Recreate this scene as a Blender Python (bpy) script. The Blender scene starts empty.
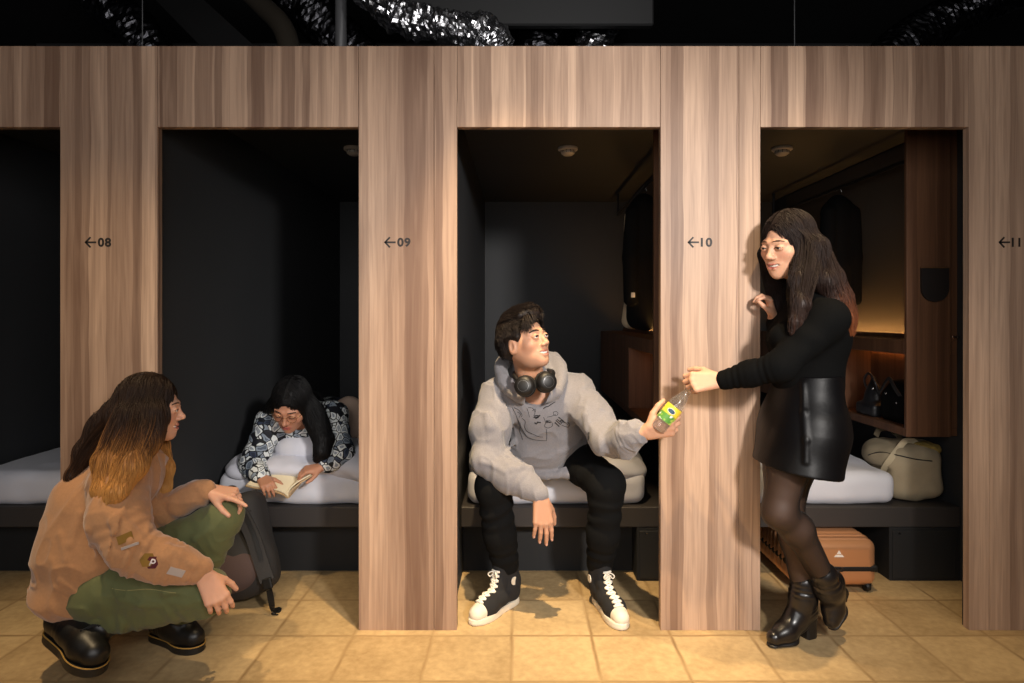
import bpy, math, random
import numpy as np
from math import pi, sin, cos, radians
V = lambda *a: np.array(a, dtype=np.float64)
sc = bpy.context.scene
COL = sc.collection
rng = np.random.default_rng(7)
# ---------------------------------------------------------------- photo frame -> place
FPX, CAMD, CAMZ, VX, VY = 634.0, 2.42, 1.2, 518.0, 316.0
def P(px, py, y):
    """point of the place at depth y (0 = front of the wooden wall)"""
    d = CAMD + y
    return V((px - VX) * d / FPX, y, CAMZ - (py - VY) * d / FPX)
def wx(px): return (px - VX) / 262.0
# ---------------------------------------------------------------- linking
ORG = {}
def _link(o, parent, org):
    COL.objects.link(o)
    if parent is not None:
        o.parent = parent
        ORG[o.name] = ORG[parent.name]
    else:
        o.location = tuple(org)
        ORG[o.name] = np.array(org, float)
def tag(o, label=None, cat=None, group=None, kind=None):
    if label: o['label'] = label
    if cat: o['category'] = cat
    if group: o['group'] = group
    if kind: o['kind'] = kind
    return o
def thing(name, label, cat, org, group=None):
    o = bpy.data.objects.new(name, None)
    o.empty_display_size = 0.05
    _link(o, None, org)
    return tag(o, label, cat, group)
def mk(name, verts, faces, mat, parent=None, org=None, smooth=False, cols=None, mats=None, fmat=None, label=None):
    verts = np.asarray(verts, float).reshape(-1, 3)
    if parent is not None: o0 = ORG[parent.name]
    else:
        if org is None:
            lo, hi = verts.min(0), verts.max(0); org = V((lo[0]+hi[0])/2, (lo[1]+hi[1])/2, lo[2])
        o0 = np.array(org, float)
    vv = (verts - o0).astype(np.float32)
    me = bpy.data.meshes.new(name)
    if isinstance(faces, np.ndarray):
        nf, k = faces.shape
        me.vertices.add(len(vv)); me.vertices.foreach_set('co', vv.ravel())
        me.loops.add(nf*k); me.loops.foreach_set('vertex_index', faces.astype(np.int32).ravel())
        me.polygons.add(nf); me.polygons.foreach_set('loop_start', (np.arange(nf)*k).astype(np.int32))
        me.update(calc_edges=True); me.validate()
    else:
        me.from_pydata([tuple(map(float, v)) for v in vv], [], [tuple(int(i) for i in f) for f in faces]); me.update()
    if smooth: me.polygons.foreach_set('use_smooth', np.ones(len(me.polygons), bool))
    for m in (mats or [mat]): me.materials.append(m)
    if fmat is not None: me.polygons.foreach_set('material_index', np.asarray(fmat, np.int32))
    if cols is not None:
        a = me.color_attributes.new('Col', 'FLOAT_COLOR', 'POINT')
        c = np.ones((len(vv), 4), np.float32); c[:, :3] = cols
        a.data.foreach_set('color', c.ravel())
    ob = bpy.data.objects.new(name, me)
    _link(ob, parent, o0)
    if label: ob['label'] = label
    return ob
# ---------------------------------------------------------------- polygon builders
class MB:
    def __init__(s): s.v, s.f, s.n = [], [], 0
    def add(s, v, f):
        s.v.append(np.asarray(v, float)); s.f += [tuple(i + s.n for i in q) for q in f]; s.n += len(v); return s
    def box(s, lo, hi, bev=0.0, R=None, c=None):
        lo, hi = np.minimum(lo, hi).astype(float), np.maximum(lo, hi).astype(float)
        b = min(bev, *(0.45*(hi-lo)))
        if b <= 0:
            v = [(x, y, z) for x in (lo[0], hi[0]) for y in (lo[1], hi[1]) for z in (lo[2], hi[2])]
            f = [(0,1,3,2),(4,6,7,5),(0,4,5,1),(2,3,7,6),(0,2,6,4),(1,5,7,3)]
        else:
            v, idx = [], {}
            for i in (0,1):
                for j in (0,1):
                    for k in (0,1):
                        s_ = V(-1 if i == 0 else 1, -1 if j == 0 else 1, -1 if k == 0 else 1)
                        cc = np.where(s_ < 0, lo, hi)
                        for a in range(3):
                            p = cc - s_*b; p[a] = cc[a]; idx[(i,j,k,a)] = len(v); v.append(p)
            f = []
            for a in range(3):
                o1, o2 = (a+1) % 3, (a+2) % 3
                for s_ in (0,1):
                    q = []
                    for (u, w) in ((0,0),(1,0),(1,1),(0,1)):
                        t = [0,0,0]; t[a] = s_; t[o1] = u; t[o2] = w; q.append(idx[(*t, a)])
                    f.append(tuple(q if s_ else q[::-1]))
                for u in (0,1):
                    for w in (0,1):
                        t0 = [0,0,0]; t0[o1] = u; t0[o2] = w; t1 = list(t0); t0[a] = 0; t1[a] = 1
                        q = (idx[(*t0,o1)], idx[(*t1,o1)], idx[(*t1,o2)], idx[(*t0,o2)])
                        f.append(q if u == w else q[::-1])
            for i in (0,1):
                for j in (0,1):
                    for k in (0,1):
                        q = (idx[(i,j,k,0)], idx[(i,j,k,1)], idx[(i,j,k,2)])
                        f.append(q if (i+j+k) % 2 else q[::-1])
        v = np.array(v, float)
        if R is not None: v = (v - c) @ np.asarray(R).T + c
        return s.add(v, f)
    def tube(s, pts, r, n=8, caps=True, flat=None):
        pts = np.asarray(pts, float); m = len(pts)
        r = np.broadcast_to(np.asarray(r, float), (m,))
        t = np.gradient(pts, axis=0); t /= np.linalg.norm(t, axis=1)[:, None] + 1e-12
        a = V(0,0,1) if abs(t[0][2]) < .9 else V(1,0,0)
        nn = np.cross(t[0], a); nn /= np.linalg.norm(nn)
        v = []
        for i in range(m):
            nn = nn - t[i]*np.dot(nn, t[i]); nn /= np.linalg.norm(nn) + 1e-12
            bb = np.cross(t[i], nn)
            for k in range(n):
                an = 2*pi*k/n
                v.append(pts[i] + r[i]*(cos(an)*nn + sin(an)*bb))
        f = [(i*n+k, i*n+(k+1) % n, (i+1)*n+(k+1) % n, (i+1)*n+k) for i in range(m-1) for k in range(n)]
        if caps: f += [tuple(range(n))[::-1], tuple((m-1)*n+k for k in range(n))]
        return s.add(v, f)
    def lathe(s, prof, c, ax=(0,0,1), n=24):
        ax = V(*ax); ax /= np.linalg.norm(ax)
        a = V(1,0,0) if abs(ax[0]) < .9 else V(0,1,0)
        u = np.cross(ax, a); u /= np.linalg.norm(u); w = np.cross(ax, u)
        v = [np.asarray(c) + ax*h + r*(cos(2*pi*k/n)*u + sin(2*pi*k/n)*w) for (r, h) in prof for k in range(n)]
        m = len(prof)
        f = [(i*n+k, i*n+(k+1) % n, (i+1)*n+(k+1) % n, (i+1)*n+k) for i in range(m-1) for k in range(n)]
        f += [tuple(range(n))[::-1], tuple((m-1)*n+k for k in range(n))]
        return s.add(v, f)
    def prism(s, poly, o, u, w, h):
        """closed outline poly (2-D) in the plane o,u,w pushed along h"""
        o, u, w, h = map(lambda q: np.asarray(q, float), (o, u, w, h)); n = len(poly)
        a = [o + u*p[0] + w*p[1] for p in poly]
        v = a + [p + h for p in a]
        f = [tuple(range(n))[::-1], tuple(range(n, 2*n))] + [(k, (k+1) % n, n+(k+1) % n, n+k) for k in range(n)]
        return s.add(v, f)
    def grid(s, G):
        a, b = G.shape[:2]
        return s.add(G.reshape(-1,3), [(i*b+j, (i+1)*b+j, (i+1)*b+j+1, i*b+j+1) for i in range(a-1) for j in range(b-1)])
    def build(s, name, mat, parent=None, **k):
        return mk(name, np.concatenate(s.v), s.f, mat, parent, **k)
def spline(pts, n=8):
    """Catmull-Rom through points (any dimension)"""
    p = np.asarray(pts, float); p = np.vstack([2*p[0]-p[1], p, 2*p[-1]-p[-2]]); out = []
    for i in range(1, len(p)-2):
        for t in np.linspace(0, 1, n, endpoint=False):
            out.append(.5*((2*p[i]) + (-p[i-1]+p[i+1])*t + (2*p[i-1]-5*p[i]+4*p[i+1]-p[i+2])*t*t + (-p[i-1]+3*p[i]-3*p[i+1]+p[i+2])*t**3))
    out.append(p[-2]); return np.array(out)
# ---------------------------------------------------------------- noise
_perm = np.random.default_rng(3).random(4096)
def noise(Q):
    Q = np.asarray(Q); i = np.floor(Q).astype(np.int64); f = Q - i; f = f*f*(3-2*f)
    h = lambda a, b, c: _perm[((i[...,0]+a)*73 + (i[...,1]+b)*179 + (i[...,2]+c)*283) & 4095]
    x, y, z = f[...,0], f[...,1], f[...,2]
    l = lambda a, b, t: a + (b-a)*t
    return 2*l(l(l(h(0,0,0),h(1,0,0),x), l(h(0,1,0),h(1,1,0),x), y), l(l(h(0,0,1),h(1,0,1),x), l(h(0,1,1),h(1,1,1),x), y), z) - 1
# ---------------------------------------------------------------- signed distance bodies
def smin(a, b, k):
    if k <= 0: return np.minimum(a, b)
    h = np.maximum(k - np.abs(a-b), 0)/k
    return np.minimum(a, b) - h*h*k*.25
def unit(v): v = np.asarray(v, float); return v/np.linalg.norm(v)
def frame(f, u):
    """columns right, forward, up from forward f and rough up u"""
    f = unit(f); r = unit(np.cross(f, u)); return np.stack([r, f, np.cross(r, f)], 1)
class SDF:
    def __init__(s, k=.02): s.ops = []; s.k = k; s.post = None; s.pm = 0
    def op(s, fn, lo, hi, k=None, mode='u'):
        s.ops.append((fn, np.asarray(lo, float), np.asarray(hi, float), s.k if k is None else k, mode)); return s
    def cone(s, a, b, ra, rb=None, k=None, mode='u', wr=None, sq=None):
        """round cone; wr=(amp,count,phase) wrinkles across it; sq=(axis,scale) flattens the section along axis"""
        a, b = np.asarray(a, float), np.asarray(b, float); rb = ra if rb is None else rb
        S = None
        if sq is not None:
            ax = unit(sq[0]); S = np.eye(3) + (1/sq[1]-1)*np.outer(ax, ax)
        A, B = (a, b) if S is None else (S@a, S@b)
        ba = B-A; L2 = max(ba@ba, 1e-12)
        def fn(Q):
            q = Q if S is None else Q@S.T
            t = np.clip(((q-A)@ba)/L2, 0, 1)
            d = np.linalg.norm(q - A - t[...,None]*ba, axis=-1) - (ra + (rb-ra)*t)
            if wr is not None:
                d = d - wr[0]*np.sin(2*pi*wr[1]*t + wr[2] + 2.4*noise(Q*11 + wr[2]))*np.sin(pi*np.clip(t*1.04,0,1))
            return d if S is None or sq[1] >= 1 else d*sq[1]**.5
        R = max(ra, rb)*max(1, sq[1] if sq else 1)
        return s.op(fn, np.minimum(a, b)-R, np.maximum(a, b)+R, k, mode)
    def chain(s, pts, rs, k=None, k0=None, mode='u', wr=None, sq=None):
        for i in range(len(pts)-1):
            s.cone(pts[i], pts[i+1], rs[i], rs[i+1], (k0 if i == 0 and k0 is not None else k), mode, wr, sq)
        return s
    def ell(s, c, r, R=None, k=None, mode='u'):
        c, r = np.asarray(c, float), np.asarray(r, float); R = np.eye(3) if R is None else np.asarray(R)
        def fn(Q):
            q = (Q-c)@R
            k0 = np.linalg.norm(q/r, axis=-1); k1 = np.linalg.norm(q/(r*r), axis=-1)
            return k0*(k0-1)/np.maximum(k1, 1e-9)
        e = np.abs(R)@r
        return s.op(fn, c-e, c+e, k, mode)
    def box(s, c, h, R=None, rnd=.01, k=None, mode='u'):
        c, h = np.asarray(c, float), np.asarray(h, float); R = np.eye(3) if R is None else np.asarray(R)
        def fn(Q):
            q = np.abs((Q-c)@R) - (h-rnd)
            return np.linalg.norm(np.maximum(q, 0), axis=-1) + np.minimum(q.max(-1), 0) - rnd
        e = np.abs(R)@h
        return s.op(fn, c-e, c+e, k, mode)
    def ev(s, Q, mar=.06):
        lo, hi = Q.min(0), Q.max(0)
        d = np.full(len(Q), 1.0)
        for fn, a, b, k, mode in s.ops:
            m = mar + k
            if mode == 'i': d = -smin(-d, -fn(Q), k); continue
            if (a-m > hi).any() or (b+m < lo).any(): continue
            w = np.nonzero(((Q > a-m) & (Q < b+m)).all(1))[0]
            if len(w) == 0: continue
            x = fn(Q[w])
            if mode == 'u': d[w] = smin(d[w], x, k)
            else: d[w] = -smin(-d[w], x, k)
        if s.post is not None: d = s.post(Q, d)
        return d
    def grad(s, Q, h=.0015):
        g = np.zeros_like(Q)
        for e in ((1,-1,-1),(-1,-1,1),(-1,1,-1),(1,1,1)):
            e = np.array(e, float); g += s.ev(Q+e*h)[:, None]*e
        return g/(np.linalg.norm(g, axis=1)[:, None] + 1e-12)
    def mesh(s, vox=.004, clip=None):
        us = [o for o in s.ops if o[4] == 'u']
        lo = np.min([o[1] for o in us], 0) - .03; hi = np.max([o[2] for o in us], 0) + .03
        if clip is not None: lo = np.maximum(lo, clip[0]); hi = np.minimum(hi, clip[1])
        N = 8; B = N*vox
        nb = np.ceil((hi-lo)/B).astype(int)
        bi = np.stack(np.meshgrid(*[np.arange(n) for n in nb], indexing='ij'), -1).reshape(-1, 3)
        cen = lo + (bi+.5)*B
        d = np.concatenate([s.ev(c, mar=.06+B) for c in np.array_split(cen, max(1, len(cen)//40000))])
        bi = bi[np.abs(d) < B*1.7 + .008]
        bi = bi[np.lexsort((bi[:,2], bi[:,1]//2, bi[:,0]//2))]
        g = np.stack(np.meshgrid(*[np.arange(N+1)]*3, indexing='ij'), -1)
        G = nb*N + 2; key = lambda q: (q[...,0]*G[1] + q[...,1])*G[2] + q[...,2]
        ck, cp, edges = [], [], []
        for ch in np.array_split(bi, max(1, len(bi)//120)):
            gi = ch[:, None, None, None, :]*N + g[None]
            D = s.ev(lo + gi.reshape(-1, 3)*vox).reshape(len(ch), N+1, N+1, N+1)
            S = D < 0
            c8 = sum(S[:, i:N+i, j:N+j, k:N+k].astype(np.int8) for i in (0,1) for j in (0,1) for k in (0,1))
            w = np.nonzero((c8 > 0) & (c8 < 8))
            if len(w[0]):
                acc = np.zeros((len(w[0]), 3)); cnt = np.zeros(len(w[0]))
                for a in range(3):
                    o1, o2 = [x for x in range(3) if x != a]
                    for u in (0,1):
                        for v in (0,1):
                            e0 = [0,0,0]; e0[o1] = u; e0[o2] = v; e1 = list(e0); e1[a] = 1
                            d0 = D[w[0], w[1]+e0[0], w[2]+e0[1], w[3]+e0[2]]; d1 = D[w[0], w[1]+e1[0], w[2]+e1[1], w[3]+e1[2]]
                            cr = (d0 < 0) != (d1 < 0)
                            t = np.where(cr, d0/np.where(cr, d0-d1, 1), 0)
                            p = np.array(e0, float)[None] + np.zeros((len(t), 3)); p[:, a] = t
                            acc += p*cr[:, None]; cnt += cr
                q = ch[w[0]]*N + np.stack(w[1:], 1)
                ck.append(key(q)); cp.append(lo + (q + acc/cnt[:, None])*vox)
            for a in range(3):
                sl0 = [slice(None)] + [slice(0, N)]*3; sl1 = list(sl0); sl1[a+1] = slice(1, N+1)
                s0, s1 = S[tuple(sl0)], S[tuple(sl1)]
                w = np.nonzero(s0 != s1)
                if len(w[0]): edges.append((a, ch[w[0]]*N + np.stack(w[1:], 1), s0[w]))
        ck = np.concatenate(ck); cp = np.concatenate(cp)
        o = np.argsort(ck); ck, cp = ck[o], cp[o]
        quads = []
        for a, q, ins in edges:
            o1, o2 = (a+1) % 3, (a+2) % 3
            e1 = np.zeros(3, int); e1[o1] = 1; e2 = np.zeros(3, int); e2[o2] = 1
            ks = [key(q), key(q-e1), key(q-e1-e2), key(q-e2)]
            ix = [np.minimum(np.searchsorted(ck, k), len(ck)-1) for k in ks]
            ok = np.all([ck[i] == k for i, k in zip(ix, ks)], 0)
            qd = np.stack(ix, 1); qd[~ins] = qd[~ins][:, ::-1]
            quads.append(qd[ok])
        return cp, np.concatenate(quads)
    def build(s, name, mat, parent=None, vox=.004, col=None, org=None, clip=None, **k):
        v, f = s.mesh(vox, clip)
        return mk(name, v, f, mat, parent, org=org, smooth=True, cols=None if col is None else col(v), **k)
# ---------------------------------------------------------------- materials
def lin(*c):
    c = c[0] if len(c) == 1 else c
    return tuple(((x/255)/12.92 if x/255 <= .04045 else ((x/255+.055)/1.055)**2.4) for x in c)
def mat(name, rgb=(128,128,128), rough=.6, metal=0., bump=0., bscale=80., var=0., vscale=6., attr=None, spec=.5, sss=0., coat=0., sheen=0., stretch=None, emit=None, estr=1.):
    m = bpy.data.materials.new(name); m.use_nodes = True
    nt = m.node_tree; n, l = nt.nodes, nt.links; b = n['Principled BSDF']
    c = lin(rgb)
    b.inputs['Roughness'].default_value = rough; b.inputs['Metallic'].default_value = metal
    b.inputs['Specular IOR Level'].default_value = spec
    if coat: b.inputs['Coat Weight'].default_value = coat; b.inputs['Coat Roughness'].default_value = .15
    if sheen: b.inputs['Sheen Weight'].default_value = sheen; b.inputs['Sheen Roughness'].default_value = .5
    if sss:
        b.inputs['Subsurface Weight'].default_value = sss; b.inputs['Subsurface Radius'].default_value = (.012,.005,.003); b.inputs['Subsurface Scale'].default_value = 1.
    if emit: b.inputs['Emission Color'].default_value = (*lin(emit), 1); b.inputs['Emission Strength'].default_value = estr
    tc = n.new('ShaderNodeTexCoord'); mp = n.new('ShaderNodeMapping'); l.new(tc.outputs['Object'], mp.inputs['Vector'])
    if stretch: mp.inputs['Scale'].default_value = stretch
    src = None
    if attr:
        a = n.new('ShaderNodeAttribute'); a.attribute_name = attr; src = a.outputs['Color']
    if var:
        nz = n.new('ShaderNodeTexNoise'); nz.inputs['Scale'].default_value = vscale; nz.inputs['Detail'].default_value = 5; l.new(mp.outputs[0], nz.inputs['Vector'])
        mr = n.new('ShaderNodeMapRange'); mr.inputs['From Min'].default_value = .3; mr.inputs['From Max'].default_value = .7; mr.inputs['To Min'].default_value = 1-var; mr.inputs['To Max'].default_value = 1+var
        l.new(nz.outputs['Fac'], mr.inputs['Value'])
        mx = n.new('ShaderNodeMix'); mx.data_type = 'RGBA'; mx.blend_type = 'MULTIPLY'; mx.inputs[0].default_value = 1
        if src is not None: l.new(src, mx.inputs[6])
        else: mx.inputs[6].default_value = (*c, 1)
        l.new(mr.outputs[0], mx.inputs[7]); src = mx.outputs[2]
    if src is not None: l.new(src, b.inputs['Base Color'])
    else: b.inputs['Base Color'].default_value = (*c, 1)
    if bump:
        nb = n.new('ShaderNodeTexNoise'); nb.inputs['Scale'].default_value = bscale; nb.inputs['Detail'].default_value = 4; l.new(mp.outputs[0], nb.inputs['Vector'])
        bp = n.new('ShaderNodeBump'); bp.inputs['Strength'].default_value = bump; bp.inputs['Distance'].default_value = .004
        l.new(nb.outputs['Fac'], bp.inputs['Height']); l.new(bp.outputs[0], b.inputs['Normal'])
    return m
def copy_tree(o, loc=None, label=None):
    c = o.copy(); COL.objects.link(c)
    ORG[c.name] = ORG[o.name]
    if loc is not None: c.location = tuple(loc)
    if label: c['label'] = label
    def rec(src, dst):
        for ch in [x for x in src.children]:
            d = ch.copy(); COL.objects.link(d); d.parent = dst; rec(ch, d)
    rec(o, c)
    return c
# ================================================================ camera, look
cam = bpy.data.objects.new('camera', bpy.data.cameras.new('camera')); COL.objects.link(cam)
cam.location = (0, -CAMD, CAMZ); cam.rotation_euler = (pi/2, 0, 0)
cam.data.sensor_width = 36; cam.data.lens = FPX*36/1024
cam.data.shift_x = -(VX-512)/1024; cam.data.shift_y = -(341.5-VY)/1024
cam.data.clip_start = .05
sc.camera = cam
sc.view_settings.view_transform = 'Standard'; sc.view_settings.look = 'None'; sc.view_settings.exposure = 0.0; sc.view_settings.gamma = 1
sc.view_settings.use_curve_mapping = False
w = bpy.data.worlds.new('world'); sc.world = w; w.use_nodes = True
w.node_tree.nodes['Background'].inputs[0].default_value = (.5,.52,.56,1); w.node_tree.nodes['Background'].inputs[1].default_value = .012
try:
    sc.cycles.use_denoising = True; sc.cycles.max_bounces = 10; sc.cycles.transmission_bounces = 10; sc.cycles.transparent_max_bounces = 10
except Exception: pass
# ================================================================ materials of the room
def wood_mat(name, a=(122,95,78), b_=(199,167,142), dark=(96,68,54), axis=0, scale=15., rough=.5):
    """vertical strips of walnut laminate; axis = direction across the strips"""
    m = bpy.data.materials.new(name); m.use_nodes = True; nt = m.node_tree; n, l = nt.nodes, nt.links; bs = n['Principled BSDF']
    tc = n.new('ShaderNodeTexCoord'); sp = n.new('ShaderNodeSeparateXYZ'); l.new(tc.outputs['Object'], sp.inputs[0])
    sm = n.new('ShaderNodeMath'); sm.operation = 'ADD'; l.new(sp.outputs[0], sm.inputs[0]); l.new(sp.outputs[1], sm.inputs[1])
    across = sm.outputs[0]
    wv = n.new('ShaderNodeTexNoise'); wv.noise_dimensions = '3D'; wv.inputs['Scale'].default_value = 2.2; l.new(tc.outputs['Object'], wv.inputs['Vector'])
    ad = n.new('ShaderNodeMath'); ad.operation = 'MULTIPLY_ADD'; l.new(wv.outputs['Fac'], ad.inputs[0]); ad.inputs[1].default_value = .03; l.new(across, ad.inputs[2])
    def strip(freq, ph):
        k = n.new('ShaderNodeMath'); k.operation = 'MULTIPLY_ADD'; l.new(ad.outputs[0], k.inputs[0]); k.inputs[1].default_value = freq; k.inputs[2].default_value = ph
        f = n.new('ShaderNodeMath'); f.operation = 'FLOOR'; l.new(k.outputs[0], f.inputs[0])
        wn = n.new('ShaderNodeTexWhiteNoise'); wn.noise_dimensions = '1D'; l.new(f.outputs[0], wn.inputs['W']); return wn.outputs['Value']
    s1, s2 = strip(scale, 3.3), strip(scale*2.37, 11.7)
    sm2 = n.new('ShaderNodeMath'); sm2.operation = 'MULTIPLY'; l.new(s2, sm2.inputs[0]); sm2.inputs[1].default_value = .42
    sv = n.new('ShaderNodeMath'); sv.operation = 'MULTIPLY_ADD'; l.new(s1, sv.inputs[0]); sv.inputs[1].default_value = .58; l.new(sm2.outputs[0], sv.inputs[2])
    mp = n.new('ShaderNodeMapping'); mp.inputs['Scale'].default_value = (95,95,3.2); l.new(tc.outputs['Object'], mp.inputs['Vector'])
    g = n.new('ShaderNodeTexNoise'); g.inputs['Scale'].default_value = 1; g.inputs['Detail'].default_value = 6; g.inputs['Distortion'].default_value = .6; l.new(mp.outputs[0], g.inputs['Vector'])
    mp2 = n.new('ShaderNodeMapping'); mp2.inputs['Scale'].default_value = (22,22,1.1); l.new(tc.outputs['Object'], mp2.inputs['Vector'])
    g2 = n.new('ShaderNodeTexNoise'); g2.inputs['Scale'].default_value = 1; g2.inputs['Detail'].default_value = 3; g2.inputs['Distortion'].default_value = 1.4; l.new(mp2.outputs[0], g2.inputs['Vector'])
    r1 = n.new('ShaderNodeValToRGB'); r1.color_ramp.elements[0].color = (*lin(a),1); r1.color_ramp.elements[1].color = (*lin(b_),1)
    r1.color_ramp.elements[0].position = .30; r1.color_ramp.elements[1].position = 1.0
    mixv = n.new('ShaderNodeMath'); mixv.operation = 'MULTIPLY_ADD'; l.new(sv.outputs[0], mixv.inputs[0]); mixv.inputs[1].default_value = .85
    gg = n.new('ShaderNodeMath'); gg.operation = 'MULTIPLY'; l.new(g2.outputs['Fac'], gg.inputs[0]); gg.inputs[1].default_value = .5; l.new(gg.outputs[0], mixv.inputs[2])
    l.new(mixv.outputs[0], r1.inputs[0])
    r2 = n.new('ShaderNodeMapRange'); r2.inputs['From Min'].default_value = .42; r2.inputs['From Max'].default_value = .75; r2.inputs['To Min'].default_value = 0; r2.inputs['To Max'].default_value = .34; l.new(g.outputs['Fac'], r2.inputs['Value'])
    mx = n.new('ShaderNodeMix'); mx.data_type = 'RGBA'; l.new(r2.outputs[0], mx.inputs[0]); l.new(r1.outputs[0], mx.inputs[6]); mx.inputs[7].default_value = (*lin(dark),1)
    l.new(mx.outputs[2], bs.inputs['Base Color']); bs.inputs['Roughness'].default_value = rough; bs.inputs['Specular IOR Level'].default_value = .3
    bp = n.new('ShaderNodeBump'); bp.inputs['Strength'].default_value = .08; bp.inputs['Distance'].default_value = .002; l.new(g.outputs['Fac'], bp.inputs['Height']); l.new(bp.outputs[0], bs.inputs['Normal'])
    return m
def floor_mat():
    m = bpy.data.materials.new('floor_tile'); m.use_nodes = True; nt = m.node_tree; n, l = nt.nodes, nt.links; bs = n['Principled BSDF']
    tc = n.new('ShaderNodeTexCoord'); sp = n.new('ShaderNodeSeparateXYZ')
    nz = n.new('ShaderNodeTexNoise'); nz.inputs['Scale'].default_value = 9; nz.inputs['Detail'].default_value = 4; l.new(tc.outputs['Object'], nz.inputs['Vector'])
    off = n.new('ShaderNodeVectorMath'); off.operation = 'SCALE'; off.inputs['Scale'].default_value = .014; l.new(nz.outputs['Color'], off.inputs[0])
    av = n.new('ShaderNodeVectorMath'); l.new(tc.outputs['Object'], av.inputs[0]); l.new(off.outputs[0], av.inputs[1]); l.new(av.outputs[0], sp.inputs[0])
    def joint(out, ph):
        a = n.new('ShaderNodeMath'); a.operation = 'ADD'; l.new(out, a.inputs[0]); a.inputs[1].default_value = ph + 30*.298
        b = n.new('ShaderNodeMath'); b.operation = 'DIVIDE'; l.new(a.outputs[0], b.inputs[0]); b.inputs[1].default_value = .298
        c = n.new('ShaderNodeMath'); c.operation = 'PINGPONG'; l.new(b.outputs[0], c.inputs[0]); c.inputs[1].default_value = .5
        f = n.new('ShaderNodeMath'); f.operation = 'FLOOR'; l.new(b.outputs[0], f.inputs[0])
        return c.outputs[0], f.outputs[0]
    jx, fx = joint(sp.outputs[0], .023-.007); jy, fy = joint(sp.outputs[1], .04-.007)
    mn = n.new('ShaderNodeMath'); mn.operation = 'MINIMUM'; l.new(jx, mn.inputs[0]); l.new(jy, mn.inputs[1])
    n2 = n.new('ShaderNodeTexNoise'); n2.inputs['Scale'].default_value = 5; n2.inputs['Detail'].default_value = 8; n2.inputs['Roughness'].default_value = .65; l.new(tc.outputs['Object'], n2.inputs['Vector'])
    n3 = n.new('ShaderNodeTexNoise'); n3.inputs['Scale'].default_value = 40; n3.inputs['Detail'].default_value = 6; l.new(tc.outputs['Object'], n3.inputs['Vector'])
    jr = n.new('ShaderNodeMapRange'); jr.inputs['From Min'].default_value = .006; jr.inputs['From Max'].default_value = .034; jr.inputs['To Min'].default_value = .72; jr.inputs['To Max'].default_value = 0; l.new(mn.outputs[0], jr.inputs['Value'])
    jm = n.new('ShaderNodeMath'); jm.operation = 'MULTIPLY'; l.new(jr.outputs[0], jm.inputs[0])
    jn = n.new('ShaderNodeMapRange'); jn.inputs['From Min'].default_value = .35; jn.inputs['From Max'].default_value = .62; l.new(n2.outputs['Fac'], jn.inputs['Value']); l.new(jn.outputs[0], jm.inputs[1])
    jm2 = n.new('ShaderNodeMath'); jm2.operation = 'MULTIPLY_ADD'; l.new(jr.outputs[0], jm2.inputs[0]); jm2.inputs[1].default_value = .22; l.new(jm.outputs[0], jm2.inputs[2])
    cx = n.new('ShaderNodeCombineXYZ'); l.new(fx, cx.inputs[0]); l.new(fy, cx.inputs[1])
    wn = n.new('ShaderNodeTexWhiteNoise'); l.new(cx.outputs[0], wn.inputs[0])
    r = n.new('ShaderNodeValToRGB'); r.color_ramp.elements[0].color = (*lin(150,124,86),1); r.color_ramp.elements[1].color = (*lin(196,168,124),1)
    r.color_ramp.elements[0].position = .25; r.color_ramp.elements[1].position = .72
    mv = n.new('ShaderNodeMath'); mv.operation = 'MULTIPLY_ADD'; l.new(wn.outputs['Value'], mv.inputs[0]); mv.inputs[1].default_value = .22; 
    a2 = n.new('ShaderNodeMath'); a2.operation = 'MULTIPLY_ADD'; l.new(n3.outputs['Fac'], a2.inputs[0]); a2.inputs[1].default_value = .35; 
    a3 = n.new('ShaderNodeMath'); a3.operation = 'MULTIPLY_ADD'; l.new(n2.outputs['Fac'], a3.inputs[0]); a3.inputs[1].default_value = .75; a3.inputs[2].default_value = -.14
    l.new(a3.outputs[0], a2.inputs[2]); l.new(a2.outputs[0], mv.inputs[2]); l.new(mv.outputs[0], r.inputs[0])
    mx = n.new('ShaderNodeMix'); mx.data_type = 'RGBA'; l.new(jm2.outputs[0], mx.inputs[0]); l.new(r.outputs[0], mx.inputs[6]); mx.inputs[7].default_value = (*lin(134,106,70),1)
    l.new(mx.outputs[2], bs.inputs['Base Color']); bs.inputs['Roughness'].default_value = .62; bs.inputs['Specular IOR Level'].default_value = .3
    hh = n.new('ShaderNodeMath'); hh.operation = 'MULTIPLY_ADD'; l.new(jm2.outputs[0], hh.inputs[0]); hh.inputs[1].default_value = -1.2; l.new(n3.outputs['Fac'], hh.inputs[2])
    bp = n.new('ShaderNodeBump'); bp.inputs['Strength'].default_value = .25; bp.inputs['Distance'].default_value = .004; l.new(hh.outputs[0], bp.inputs['Height']); l.new(bp.outputs[0], bs.inputs['Normal'])
    return m
M = {}
M['wood'] = wood_mat('walnut_laminate')
M['wood_dark'] = wood_mat('dark_walnut', (92,62,44), (120,84,60), (66,44,30), scale=22.)
M['charcoal'] = mat('charcoal_paint', (58,59,61), .55, var=.05, vscale=2, spec=.3)
M['black'] = mat('black_paint', (26,26,27), .7)
M['ceil'] = mat('black_ceiling', (24,24,25), .8, var=.2, vscale=3)
M['frame'] = mat('dark_grey_board', (62,58,56), .5, spec=.3)
M['white'] = mat('white_cotton', (214,214,222), .85, bump=.15, bscale=14, sheen=.15)
M['white2'] = mat('white_quilt_cotton', (208,208,218), .85, bump=.2, bscale=10, sheen=.15)
M['tan_linen'] = mat('tan_linen', (186,160,142), .9, bump=.15, bscale=14)
M['sign'] = mat('sign_black', (30,22,18), .6)
M['plastic'] = mat('cream_plastic', (190,182,170), .4)
M['chrome'] = mat('chrome', (200,200,200), .25, 1.)
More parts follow.
